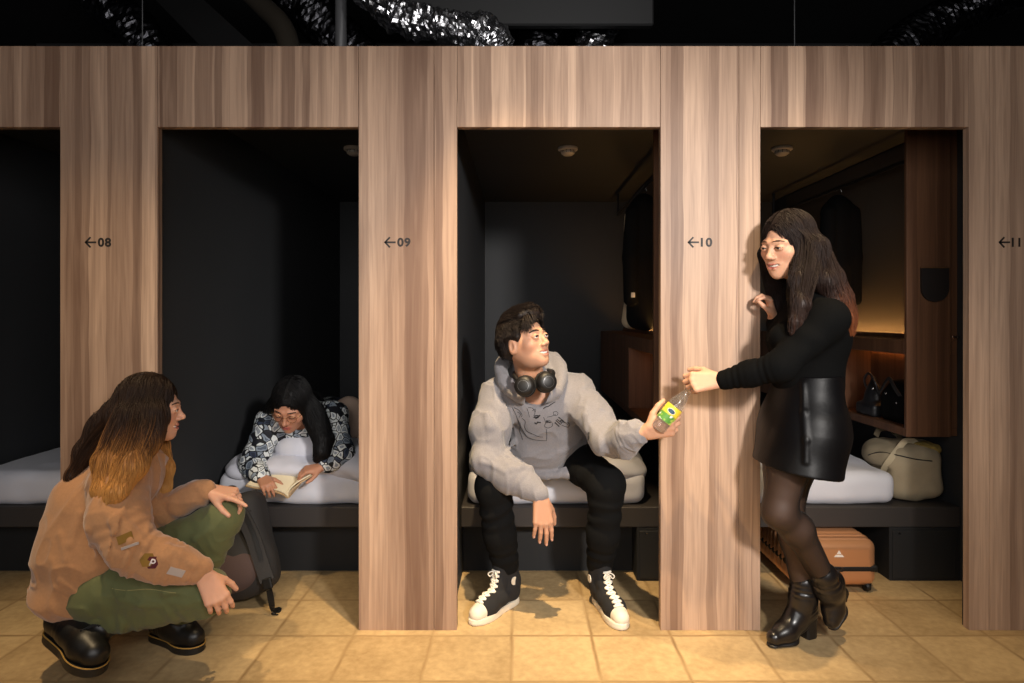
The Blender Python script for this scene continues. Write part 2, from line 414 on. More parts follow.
M['led'] = mat('warm_led', (255,220,170), .5, emit=(255,190,110), estr=42.)
M['steel_dark'] = mat('dark_steel', (50,50,52), .4, .8)
# ================================================================ structure
def struct(name, mb, m, org=(0,0,0), **k):
    return tag(mb.build(name, m, org=org, **k), kind='structure')
PITCH, PX0 = 1.145, -.26
bayx = lambda i: PX0 + (i-2)*PITCH           # left inner face of pod i (pod 2 holds the seated man)
struct('floor', MB().box(V(-4.2,-3.2,-.1), V(4.4,2.75,0)), floor_mat())
TOP = CAMZ + (VY-46)/262; OPT = CAMZ + (VY-127)/262; BW = .034
edges = [(-145,60),(157.5,358.5),(457,660.5),(760.5,969),(1069,1280)]
seams = {1:[], 2:[434], 3:[739], 4:[990]}
mb = MB(); gp = .0007
def panel(x0, x1, z0, z1): mb.box(V(x0+gp,0,z0), V(x1-gp,BW,z1), .0009)
panel(-3.35, wx(edges[0][0]), 0, TOP)
for i, (a, b) in enumerate(edges):
    panel(wx(a), wx(b), OPT, TOP)
    nx = edges[i+1][0] if i+1 < len(edges) else 1420
    xs = [b] + seams.get(i+1, []) + [nx]
    for u, v_ in zip(xs[:-1], xs[1:]): panel(wx(u), wx(v_), 0, TOP)
struct('wall_front', mb, M['wood'])
mb = MB()      # dark lining just behind the panel joints
for i, (a, b) in enumerate(edges[:-1]): mb.box(V(wx(b)+.006, BW, 0), V(wx(edges[i+1][0])-.006, BW+.012, TOP-.01))
mb.box(V(-3.3, BW, OPT+.006), V(3.4, BW+.012, TOP-.01))
struct('trim_1', mb, M['black'])
PD, CH = 2.58, 2.1
struct('wall_back', MB().box(V(-3.8,PD,0), V(3.2,PD+.08,3.6)), M['charcoal'])
for i in range(0, 6):
    x = bayx(i)
    struct('wall_side', MB().box(V(x-.025, BW+.012, 0), V(x, PD, CH)), M['charcoal'])
struct('ceiling', MB().box(V(bayx(0)-.025, BW+.012, CH), V(bayx(5), PD, CH+.04)), M['charcoal'])
struct('ceiling', MB().box(V(-4.2,-3.2,3.35), V(4.4,2.75,3.45)), M['ceil'])
struct('trim_2', MB().box(V(-.58,.75,2.655), V(.68,.80,3.3), .008), M['black'])       # boxed beam above the pods
# slanted beam and tray running back above the pods
mb = MB(); a = P(150,-6,1.25); b = P(214,60,.7)
mb.prism([(0,0),(.22,0),(.22,.05),(0,.05)], b, V(1,0,0), V(0,0,1), a-b)
struct('trim_3', mb, M['ceil'])
# ================================================================ signs
def digit_curve(txt, size):
    cu = bpy.data.curves.new('t', 'FONT'); cu.body = txt; cu.size = size; cu.extrude = .0006; cu.offset = .0016; cu.space_character = 1.12
    o = bpy.data.objects.new('t', cu); COL.objects.link(o)
    me = bpy.data.meshes.new_from_object(o.evaluated_get(bpy.context.evaluated_depsgraph_get()))
    v = np.array([x.co[:] for x in me.vertices]); f = [tuple(p.vertices) for p in me.polygons]
    bpy.data.objects.remove(o); bpy.data.curves.remove(cu); bpy.data.meshes.remove(me)
    return v, f
def sign(px, txt, lab, w_px=13.2):
    x0 = wx(px); zc = CAMZ + (VY-242.3)/262
    t = thing('pod_number_sign', lab, 'sign', (x0+.05, 0, zc-.02), 'pod numbers on the wooden pillars')
    a = MB(); th = .0066; L = .04; hd = .019
    def bar(p, q):
        p, q = V(*p), V(*q); d = unit(q-p); nn = V(-d[1], d[0])*th/2; p = p - d*th*.3; q = q + d*th*.3
        a.prism([tuple(p-nn), tuple(q-nn), tuple(q+nn), tuple(p+nn)], V(x0, -.0008, zc), V(1,0,0), V(0,0,1), V(0,.0014,0))
    bar((.002,0),(L,0)); bar((.002,0),(hd,hd-.001)); bar((.002,0),(hd,-hd+.001))
    a.build('arrow', M['sign'], t)
    v, f = digit_curve(txt, .047)
    lo, hi = v.min(0), v.max(0)
    v = (v - (lo+hi)/2); sx = (w_px/262)/(hi[0]-lo[0]); sz = .0345/(hi[1]-lo[1])
    vv = np.stack([v[:,0]*sx + x0 + L + .0085 + w_px/524, np.where(v[:,2] > 0, -.0009, .0004), v[:,1]*sz + zc], 1)
    f = [q[::-1] for q in f]
    mk('digits', vv, f, M['sign'], t)
sign(85.2, '08', 'black left arrow and number 08 on the leftmost wooden pillar')
sign(384.6, '09', 'black left arrow and number 09 on the pillar left of the seated man')
sign(688, '10', 'black left arrow and number 10 on the pillar above the bottle', 11.5)
sign(999, '11', 'black left arrow and number 11 at the right edge of the wooden wall', 8.6)
# ================================================================ smoke detectors
def detector(x, lab):
    t = thing('smoke_detector', lab, 'smoke detector', (x,.97,CH), 'smoke detectors on the pod ceilings')
    c = (x,.97,CH)
    MB().lathe([(.052,0),(.053,-.012),(.046,-.018)], c, n=28).build('base', M['plastic'], t, smooth=False)
    MB().lathe([(.03,-.018),(.038,-.022),(.036,-.032),(.022,-.042),(.008,-.044)], c, n=28).build('sensor_cap', M['plastic'], t)
    m_ = MB()
    for k in range(10):
        an = 2*pi*k/10; m_.box(V(x+.034*cos(an)-.003,.97+.034*sin(an)-.003,CH-.03), V(x+.034*cos(an)+.003,.97+.034*sin(an)+.003,CH-.017))
    m_.build('vent_slots', M['black'], t)
detector(.267-PITCH, 'round smoke detector on the ceiling above the reading woman')
detector(.267, 'round smoke detector on the ceiling above the seated man')
detector(.267+PITCH, 'round smoke detector on the ceiling above the standing woman')
# ================================================================ beds
def wrinkle(sdf, amp, f, seed=0):
    def post(Q, d):
        q = Q*f + seed
        return d + amp*(noise(q + .6*noise(q*.7)[:, None]) + .5*noise(q*2.3))
    sdf.post = post; return sdf
def bed(i, lab, sd):
    x = bayx(i); t = thing('platform_bed', lab, 'bed', (x+.43,.45,0), 'platform beds in the pods')
    MB().box(V(x+.001,.45,.243), V(x+1.118,2.57,.335), .004).build('frame', M['frame'], t)
    s = SDF(); s.box(V(x+.435, 1.5, .41), V(.412, 1.03, .078), rnd=.05)
    s.ell(V(x+.45, 1.2, .46), V(.34,.6,.04), k=.05)
    wrinkle(s, .007, V(7,6,9), sd).build('mattress', M['white'], t, vox=.013)
    if i < 3: MB().box(V(x+.002,.566,0), V(x+.797,.582,.242)).build('shade_board', M['black'], t)  # added black board, stands in for the dark shade under the bed
    b0, b1 = x+.798, x+1.118
    bx_ = MB().box(V(b0,.452,0), V(b1,2.5,.242), .003).build('storage_box', M['black'], t)
    dr = MB().box(V(b0+.012,.446,.012), V(b1-.02,.4515,.228), .002).build('door', M['black'], bx_)
    return t
bed(0, 'dark platform bed with white mattress behind the leftmost pillar', 1)
bed(1, 'dark platform bed with white mattress under the reading woman', 2)
bed(2, 'dark platform bed with white mattress that the man in the hoodie sits on', 3)
bed(3, 'dark platform bed with white mattress beside the beige bag', 4)
for i in (2, 3):
    x = bayx(i)+.84
    MB().lathe([(.006,0),(.006,-.004),(.002,-.006)], (x,.4458,.217), (0,-1,0), 12).build('lock', M['chrome'], [o for o in bpy.data.objects if o.name.startswith('door') and abs(ORG[o.name][0]-(bayx(i)+.43)) < .01][0])
def quilt(name, lab, cat, blobs, vox=.009, amp=.008, f=9, sd=0, k=.05, m='white2', group=None):
    s = SDF(k)
    for c, r in blobs: s.ell(c, r)
    o = wrinkle(s, amp, V(f,f,f), sd).build(name, M[m], vox=vox)
    return tag(o, lab, cat, group)
# pod of the reader
quilt('duvet', 'crumpled white duvet bunched up under the reading woman', 'duvet', [(V(-1.02,.66,.50),V(.33,.22,.06)), (V(-.72,.62,.51),V(.17,.2,.075)), (V(-.8,1.1,.51),V(.27,.55,.09)), (V(-.70,.54,.485),V(.16,.1,.065)), (V(-1.27,.62,.485),V(.12,.16,.05))], amp=.013, sd=1)
quilt('pillow', 'white pillow propped under the chest of the reading woman', 'pillow', [(V(-1.02,.66,.575),V(.16,.14,.085))], amp=.004, sd=2, m='white', group='pillows on the beds')
quilt('pillow', 'tan pillow standing in the shade behind the shoulder of the reading woman', 'pillow', [(V(-.875,.86,.645),V(.105,.09,.145)), (V(-.86,.92,.58),V(.12,.11,.1))], amp=.006, sd=3, m='tan_linen', group='pillows on the beds')
# pod of the man
quilt('duvet', 'rumpled white duvet on the bed behind the seated man', 'duvet', [(V(.42,.72,.50),V(.2,.24,.06)), (V(.36,1.2,.52),V(.26,.5,.1)), (V(.15,.7,.49),V(.3,.2,.045)), (V(.45,.56,.48),V(.15,.1,.05)), (V(-.14,.68,.50),V(.10,.24,.085)), (V(.47,.80,.535),V(.13,.22,.085))], amp=.012, sd=4)
quilt('pillow', 'white pillow leaning on the pod wall behind the right arm of the seated man', 'pillow', [(V(-.16,1.05,.62),V(.09,.2,.15))], amp=.006, sd=5, m='white', group='pillows on the beds')
quilt('duvet', 'smooth white duvet spread over the bed beside the beige bag', 'duvet', [(V(1.25,.95,.475),V(.36,.45,.06)), (V(1.2,1.6,.5),V(.36,.6,.09))], amp=.007, f=6, sd=6)
# ================================================================ closets
def closet(i, lab):
    x0 = bayx(i) + 2.02 - .885 - .257 + .0       # left face
    x0 = bayx(i) + .875; x1 = bayx(i) + 1.118
    yf, ye = .45, 2.3
    t = thing('wardrobe_unit', lab, 'wardrobe', ((x0+x1)/2, yf, .652), 'walnut wardrobe units in the pods')
    W = M['wood_dark']
    MB().box(V(x0,yf,.652), V(x0+.2,yf+.02,2.08), .002).build('front_panel', W, t)
    MB().box(V(x0,yf+.02,.652), V(x1,ye,.69), .002).build('bottom_shelf', W, t)
    MB().box(V(x0,yf+.02,1.025), V(x1,ye,1.09), .002).build('counter', W, t)
    MB().box(V(x0,1.12,.69), V(x0+.02,ye,1.025), .002).build('side_panel', W, t)
    MB().box(V(x0,1.10,.69), V(x1,1.12,1.025), .001).build('divider', W, t)
    MB().box(V(x1-.045,yf+.02,.69), V(x1-.033,1.10,1.025), .001).build('back_panel', W, t)
    r = MB().tube([V(x0+.12,yf+.02,1.95), V(x0+.12,ye-.05,1.95)], .011, 10).build('clothes_rail', M['steel_dark'], t)
    MB().tube([V(x0+.12,ye-.06,1.95), V(x0+.12,ye-.06,2.1)], .008, 8).build('rail_bracket', M['steel_dark'], t)
    MB().box(V(x1-.062,yf+.03,1.0905), V(x1-.046,ye-.05,1.094), .001).build('led_strip', M['led'], t)
    MB().box(V(x1-.080,yf+.02,1.0895), V(x1-.072,ye-.02,1.112), .001).build('led_cover', W, t)
    MB().box(V(x1-.062,yf+.04,1.0205), V(x1-.05,1.08,1.0247), .001).build('led_strip', M['led_dim'], t)
    MB().box(V(x1-.006,yf+.03,1.09), V(x1-.0005,ye,2.09)).build('back_panel', M['taupe'], t)
    # half-round leather pocket on the front panel
    cx, zt, rr = x0+.122, CAMZ-(268-VY)*(CAMD+yf)/FPX, .062
    zb = CAMZ-(302-VY)*(CAMD+yf)/FPX
    pts = [(-rr,0)] + [(-rr*cos(a), (zb-zt)+rr - rr*sin(a)) for a in np.linspace(0, pi, 16)] + [(rr,0)]
    po = MB().prism(pts, V(cx,yf-.012,zt), V(1,0,0), V(0,0,1), V(0,.0125,0)).build('key_pocket', M['pocket'], t)
    MB().box(V(cx-rr,yf-.0125,zt-.002), V(cx+rr,yf+.0005,zt+.003), .001).build('rim', M['brass'], po)
    MB().lathe([(.008,0),(.008,.006),(.004,.01),(.004,.03),(.0075,.034),(.006,.042),(.001,.044)], (x0+.225, yf+.03, CAMZ-(337-VY)*(CAMD+yf)/FPX), (0,-1,0), 12).build('coat_hook', M['chrome'], t)
    MB().box(V(x0+.2,yf+.022,.652), V(x1,yf+.03,2.08)).build('filler_panel', W, t)
    return t
M['taupe'] = mat('taupe_board', (78,70,62), .7)
M['led_dim'] = mat('warm_led_dim', (255,220,170), .5, emit=(255,170,90), estr=8.)
M['pocket'] = mat('dark_leather_pocket', (40,34,32), .5)
M['brass'] = mat('brushed_brass', (150,110,70), .4, .7)
closet(2, 'dark walnut wardrobe unit with open rail in the pod of the seated man')
closet(3, 'dark walnut wardrobe unit with lit niche and half-round pocket behind the standing woman')
# ================================================================ ducts and pipes above the pods
M['foil'] = mat('crumpled_foil', (196,196,200), .25, 1., bump=.35, bscale=60, var=.15, vscale=20)
M['foil_dark'] = mat('dark_foil_mesh', (70,70,74), .3, 1., bump=.4, bscale=60)
M['pipe'] = mat('grey_pipe', (92,92,94), .4)
M['brown_pipe'] = mat('brown_conduit', (60,54,46), .5)
def duct(lab, pts, r, m, amp=.02, name='flexible_duct'):
    c = spline(pts, 26); L = np.concatenate([[0], np.cumsum(np.linalg.norm(np.diff(c, axis=0), axis=1))])
    n = max(60, int(L[-1]/.009)); cc = np.stack([np.interp(np.linspace(0, L[-1], n), L, c[:,a]) for a in range(3)], 1)
    b = MB(); b.tube(cc, r, 40); v = b.v[0]
    s = np.repeat(np.linspace(0, L[-1], n), 40)
    ax = np.repeat(cc, 40, 0); d = (v-ax)/r
    rr = r*(1 + .05*np.sin(s*2*pi/.045)) + amp*noise(v*19)*.7 + amp*.45*noise(v*V(52,38,52)) + amp*.18*noise(v*120)
    b.v[0] = ax + d*rr[:, None]
    o = b.build(name, M[m], smooth=False)
    return tag(o, lab, 'duct', 'silver air ducts above the pods')
duct('dark foil duct hanging above the leftmost pillar', [P(70,-40,1.6),P(100,0,1.3),P(135,28,1.1),P(165,75,1.0),V(-1.72,.95,2.2)], .105, 'foil_dark', .02)
duct('dark wrapped foil duct slanting down beside the grey pipe', [P(255,-50,1.5),P(296,-6,1.25),P(330,30,1.05),P(366,70,.95),V(-.74,.9,2.22)], .12, 'foil_dark', .02)
duct('long crumpled silver duct running right from the grey pipe', [P(345,-60,.75),P(366,-16,.68),P(398,14,.60),P(445,27,.55),P(480,33,.52),P(494,44,.52),P(500,66,.52)], .082, 'foil', .026)
duct('short silver duct dropping under the left end of the black boxed beam', [P(541,-20,1.05),P(541,25,1.0),V(.03,.98,2.32), V(.03,.98,2.15)], .106, 'foil_dark', .016)
duct('short bright silver duct dropping under the middle of the black boxed beam', [P(600,-20,1.05),P(600,25,1.0),V(.28,.98,2.32), V(.28,.98,2.15)], .097, 'foil', .02)
duct('big ribbed silver duct climbing out at the upper right', [V(1.73,.86,2.20),P(872,78,.92),P(905,44,1.05),P(955,14,1.2),P(1030,-18,1.25)], .112, 'foil_dark', .016)
tag(MB().tube([V(P(341,60,.8)[0],.8,2.14), V(P(341,60,.8)[0],.8,3.35)], .029, 20).build('pipe', M['pipe'], smooth=True), 'grey vertical pipe above the wooden wall', 'pipe')
tag(MB().tube(spline([P(236,-20,1.05),P(262,5,1.0),P(284,30,.9),P(296,75,.8),V(-1.02,.78,2.15)], 8), .055, 20).build('conduit', M['brown_pipe'], smooth=True), 'dull brown conduit slanting down left of the ducts', 'pipe')
for px, lab in ((142.5,'thin black cable hanging above the leftmost pillar'), (794.5,'thin grey cable hanging above the pod of the standing woman'), (711,'thin dark cable hanging over the middle of the wooden wall')):
    if px == 711: continue
    tag(MB().tube([V(P(px,60,.55)[0],.55,2.14), V(P(px,60,.55)[0],.55,3.35)], .0028, 6).build('cable', M['pipe'], smooth=True), lab, 'cable', 'cables hanging from the ceiling')
# ================================================================ lights
def spot(x, y, z, tx, ty, tz, power, size, rgb, blend=.6, r=.05, name='ceiling_spot'):
    d = bpy.data.lights.new(name, 'SPOT'); d.energy = power; d.spot_size = radians(size); d.spot_blend = blend; d.color = rgb; d.shadow_soft_size = r
    o = bpy.data.objects.new(name, d); COL.objects.link(o); o.location = (x,y,z)
    v = unit(V(tx-x,ty-y,tz-z)); 
    import mathutils
    o.rotation_euler = mathutils.Vector(v).to_track_quat('-Z','Y').to_euler(); return o
def area(x, y, z, tx, ty, tz, power, sx, sy, rgb, name='softbox'):
    d = bpy.data.lights.new(name, 'AREA'); d.energy = power; d.shape = 'RECTANGLE'; d.size = sx; d.size_y = sy; d.color = rgb
    o = bpy.data.objects.new(name, d); COL.objects.link(o); o.location = (x,y,z)
    import mathutils
    o.rotation_euler = mathutils.Vector(unit(V(tx-x,ty-y,tz-z))).to_track_quat('-Z','Y').to_euler(); return o
WARM = (1.,.74,.42)
spot(-.02,-.70,3.1, .02,-.16,0, 560, 47, WARM, 1., .022)
spot(1.12,-.62,3.1, 1.12,-.16,0, 190, 44, WARM, 1., .035)
spot(-1.75,-.80,3.1, -1.42,-.30,0, 190, 47, WARM, 1., .035)
spot(1.2,-2.9,2.05, .36,.0,1.05, 500, 60, (1.,.95,.90), 1., .14, 'studio_light')
area(-.2,-3.15,1.8, 0,0,1.25, 52, 3.0, 1.4, (1.,.97,.95), 'ambient_fill')  # wide fill added behind the camera to lift the pod interiors
spot(.5,-1.3,3.0, .05,1.0,2.75, 60, 62, (1.,.97,.94), 1., .05)  # extra spot added to brighten the ducts above the pods
# ================================================================ people: shared builders
class Head:
    def __init__(s, c, f, u, k=1.0):
        s.c, s.R, s.k = np.asarray(c, float), frame(f, u), k
    def L(s, x, y, z): return s.c + s.R @ (s.k*V(x, y, z))
    def inv(s, Q): return ((Q - s.c) @ s.R)/s.k
    def ell(s, F, c, r, k, mode='u', rot=None):
        R = s.R if rot is None else s.R @ rot
        F.ell(s.L(*c), V(*r)*s.k, R, k, mode)
    def skull(s, F, smile=1., open_=1., k0=.02, male=False, nose=1., jaw=1.):
        L, K = s.L, s.k
        s.ell(F, (0,-.012,.028), (.075,.093,.090), k0)
        s.ell(F, (0,.018,-.030), (.062,.069,.078), .03)
        s.ell(F, (0,.028,-.072), ((.049 if male else .043)*jaw,.050,.036), .03)
        s.ell(F, (0,.062,-.097), (.019 if male else .015,.017,.015), .028)
        for x in (-1, 1):
            s.ell(F, (x*.040,.054,-.028+.005*smile), (.024,.021,.020), .024)
            F.cone(L(x*.014,.084,.019), L(x*.046,.068,.018), .008*K, .007*K, .016)
            s.ell(F, (x*.032,.099,.001), (.019,.016,.0105), .014, 's')
            s.ell(F, (x*.032,.0805,.0005), (.0165,.0135,.0125), .005)
            s.ell(F, (x*.0325,.096,-.0012), (.0138,.0125,.0036*open_), .0015, 's')
            a = radians(-12)
            rot = np.array([[1,0,0],[0,cos(a),-sin(a)],[0,sin(a),cos(a)]])
            s.ell(F, (x*.073,-.010,-.012), (.0095,.018,.030), .008, 'u', rot)
            s.ell(F, (x*.082,-.006,-.010), (.006,.009,.018), .005, 's', rot)
        F.cone(L(0,.084,.010), L(0,.094+.008*nose,-.027), .006*K, .0085*K, .014)
        s.ell(F, (0,.096+.009*nose,-.032), (.0105,.0095,.0088), .008)
        for x in (-1, 1): s.ell(F, (x*.0125,.0935,-.036), (.0085,.009,.0068), .008)
        w = .021 + .0075*smile; up = .0068*smile; yc = .0735 if smile > .5 else .077
        F.chain([L(-w,yc,-.065+up), L(-.011,.0862,-.0602), L(0,.0888,-.0615), L(.011,.0862,-.0602), L(w,yc,-.065+up)], [.0025*K,.0038*K,.0038*K,.0038*K,.0025*K], .006)
        F.chain([L(-w*.85,yc+.003,-.0672+up*.7), L(-.010,.0852,-.0745), L(.010,.0852,-.0745), L(w*.85,yc+.003,-.0672+up*.7)], [.0025*K,.0046*K,.0046*K,.0025*K], .006)
        if smile > .6:
            for x in (-1, -.5, 0, .5, 1): s.ell(F, (x*.0190,.0895-.0090*x*x,-.0674+.0056*x*x), (.0088,.0115,.0050-.0016*x*x), .002, 's')
    def col(s, Q, base, lip, cheek=None):
        q = s.inv(Q); out = np.tile(np.array(base), (len(Q), 1))
        m = np.exp(-((q[:,0]/.021)**4) - ((q[:,2]+.0668-.10*np.abs(q[:,0]))/.0105)**4)*(q[:,1] > .07)*(q[:,1] < .11)
        out += m[:, None]*(np.array(lip)-out)
        ck = (np.exp(-((np.abs(q[:,0])-.042)/.02)**2 - ((q[:,2]+.03)/.02)**2)*(q[:,1] > .02)*(q[:,1] < .12))[:, None]*.45
        if cheek is not None: out += ck*(np.array(cheek)-out)
        return out
    def features(s, par, hairmat, gaze=(0,1,0), teeth=True, eyes=True, brow=1.):
        L, K = s.L, s.k; lz = .0046*eyes - .0022
        for x in (-1, 1):
            if eyes:
                c = L(x*.032,.0805,.0); r = .0122*K
                g = unit(s.R @ V(*gaze))
                b = MB(); u = 14; vv = 20
                prof = [(r*sin(a)+1e-5, -r*cos(a)) for a in np.linspace(0, pi, u)]
                b.lathe(prof, c, g, vv); v = b.v[0]
                an = np.degrees(np.arccos(np.clip((v-c)@g/r, -1, 1)))
                cc = np.tile(np.array(lin(225,218,210)), (len(v), 1)); cc[an < 32] = lin(48,28,18); cc[an < 12] = lin(6,5,5)
                b.build('eye', M['eye'], par, smooth=True, cols=cc)
            MB().tube(spline([L(x*.0185,.0895,-.0005), L(x*.026,.0937,lz), L(x*.036,.0935,lz+.0004), L(x*.0475,.084,.0002)], 4), .0013*K, 6).build('eyelashes', M['lash'], par)
            MB().tube(spline([L(x*.013,.0925,.0225), L(x*.026,.0910,.0252), L(x*.040,.0825,.0245), L(x*.052,.0695,.018)], 5), np.array([.0022]*5+[.003]*5+[.0022]*5+[.001])*K*brow, 6).build('eyebrow', hairmat, par, smooth=True)
        if teeth:
            pts = [L(x, .0805-14*x*x, -.0655+6*x*x) for x in np.linspace(-.023,.023,11)]
            b = MB()
            for i in range(10):
                a, c_ = np.array(pts[i]), np.array(pts[i+1]); m_ = (a+c_)/2
                b.box(m_-V(.0023,.0022,.0040)*K, m_+V(.0023,.0022,.0040)*K, .0008, s.R, m_)
            b.build('teeth', M['teeth'], par)
def ortho(f, n):
    f = unit(f); n = np.asarray(n, float); n = unit(n - f*np.dot(n, f)); return f, n
def hand(F, w, f, n, side, curls, thumb=None, k=1., spread=.06, flat=1.):
    """w wrist, f along the palm, n towards which fingers curl, side=+1/-1 picks the thumb side (cross(f,n)*side)"""
    f, n = ortho(f, n); t = np.cross(f, n)*side
    W = lambda a, b, c: w + k*(f*a + n*b + t*c)
    offs = (.030,.0105,-.0095,-.029); lens = (.074,.083,.077,.060); kn = (.090,.094,.090,.082)
    tips = []
    for i in range(4):
        F.cone(W(.004,0,offs[i]*.55), W(kn[i],0,offs[i]), .0145*k, .0112*k, .012)
        c = curls[i]; p = W(kn[i],0,offs[i]); a = 0; sp = spread*(1.2,.35,-.45,-1.4)[i]
        rr = np.array([.0092,.0086,.0078,.0066])*k*(1.0 if i < 3 else .9)
        for j, fr in enumerate((.45,.31,.24)):
            a += radians(c[j]); d = unit(f*cos(a) + n*sin(a) + t*sp*max(0, cos(a)))
            q = p + d*lens[i]*fr*k
            F.cone(p, q, rr[j], rr[j+1], .003 if j else .006); p = q
        tips.append((p, d))
    b = W(.018,.004,.022); td = thumb or [(.62,.22,.75),(.75,.25,.55),(.85,.2,.35)]
    rr = np.array([.0145,.0115,.0102,.0082])*k; p = b
    for j, ln in enumerate((.044,.034,.028)):
        d = unit(f*td[j][0] + n*td[j][1] + t*td[j][2]); q = p + d*ln*k
        F.cone(p, q, rr[j], rr[j+1], .012 if j == 0 else .003); p = q
    tips.append((p, d))
    F.ell(W(.045,.010,.018), V(.026,.026,.013)*k, np.stack([f, t, n], 1), .014)
    return tips
def nails(par, tips, n_dirs, m, k=1.):
    for (p, d), nd in zip(tips, n_dirs):
        d, u = ortho(d, nd); r = np.cross(d, u)
        b = MB(); b.lathe([(.0001,.0018),(.0028,.0016),(.0042,.0005),(.0044,-.001)], V(0,0,0), (0,0,1), 12)
        v = b.v[0]*V(1,1.35,1)*k
        b.v[0] = p + v@np.stack([r, d, u], 0) + u*.0062*k
        b.build('fingernail', m, par, smooth=True)
def creases(Q, f, seed=0):
    q = Q*f + seed; q = q + .9*noise(q*.55)[:, None]
    return (1-np.abs(noise(q)))**5 + .6*(1-np.abs(noise(q*1.9+7)))**5
def cast(sdf, px, py, y0=-1.2, off=0.):
    """where the line of sight through a photo pixel first meets a body"""
    o = V(0,-CAMD,CAMZ); d = P(px, py, 0) - o; d /= np.linalg.norm(d)
    t = (CAMD + y0)/d[1]
    for _ in range(160):
        x = sdf.ev((o + d*t)[None], .3)[0]
        if x < .0006: break
        t += min(x, .05)*.8
        if t > 6: return None
    return o + d*t - d*off
def strands(base, roots, dirs, length, steps, dirfn, off=.0015, r=.0012, jit=.25, seed=0, adhere=1., taper=.25, flat=1.0):
    """hair: lines that run over a hair volume"""
    g = np.random.default_rng(seed); n = len(roots)
    p = roots.copy(); d = dirs.copy(); ln = length*np.ones(n); st = (ln/steps)[:, None]
    path = [p.copy()]; jr = g.normal(0, jit, (n, 3)); of = off + g.random(n)*.003
    for i in range(steps):
        d = dirfn(p, d, i/steps, jr); d /= np.linalg.norm(d, axis=1)[:, None] + 1e-9
        x = base.ev(p + d*st, .12); G = base.grad(p + d*st, .003)
        near = np.clip(1 - np.maximum(x - of, 0)/.05, 0, 1)*adhere
        p = p + d*st - G*(np.clip(x - of, -.03, .02)*near)[:, None]
        path.append(p.copy())
    return tubes(np.stack(path, 1), r, taper, g)
def tubes(A, r, taper=.25, g=None):
    g = g or np.random.default_rng(1); n, m = A.shape[:2]; steps = m-1
    T = np.gradient(A, axis=1); T /= np.linalg.norm(T, axis=2)[..., None] + 1e-9
    ref = np.array([.31,.87,.38]); U = np.cross(T, ref); U /= np.linalg.norm(U, axis=2)[..., None] + 1e-9
    W = np.cross(T, U); s = np.linspace(0, 1, m); rad = r*np.interp(s, [0,.15,.6,1], [.7,1,1,taper])
    rad = rad[None,:,None]*(.7 + .6*g.random((n,1,1)))
    ring = np.stack([A + rad*(cos(a)*U + sin(a)*W) for a in (0, 2*pi/3, 4*pi/3)], 2)
    i0 = (np.arange(n)[:, None, None]*m + np.arange(steps)[None, :, None])*3; kk = np.arange(3)[None, None, :]
    q = np.stack([i0+kk, i0+(kk+1) % 3, i0+3+(kk+1) % 3, i0+3+kk], -1).reshape(-1, 4)
    sv = np.broadcast_to(s[None, :, None], (n, m, 3)).reshape(-1)
    return ring.reshape(-1, 3), q, sv
CAPC, CAPR = V(0,-.018,.036), V(.085,.101,.097)
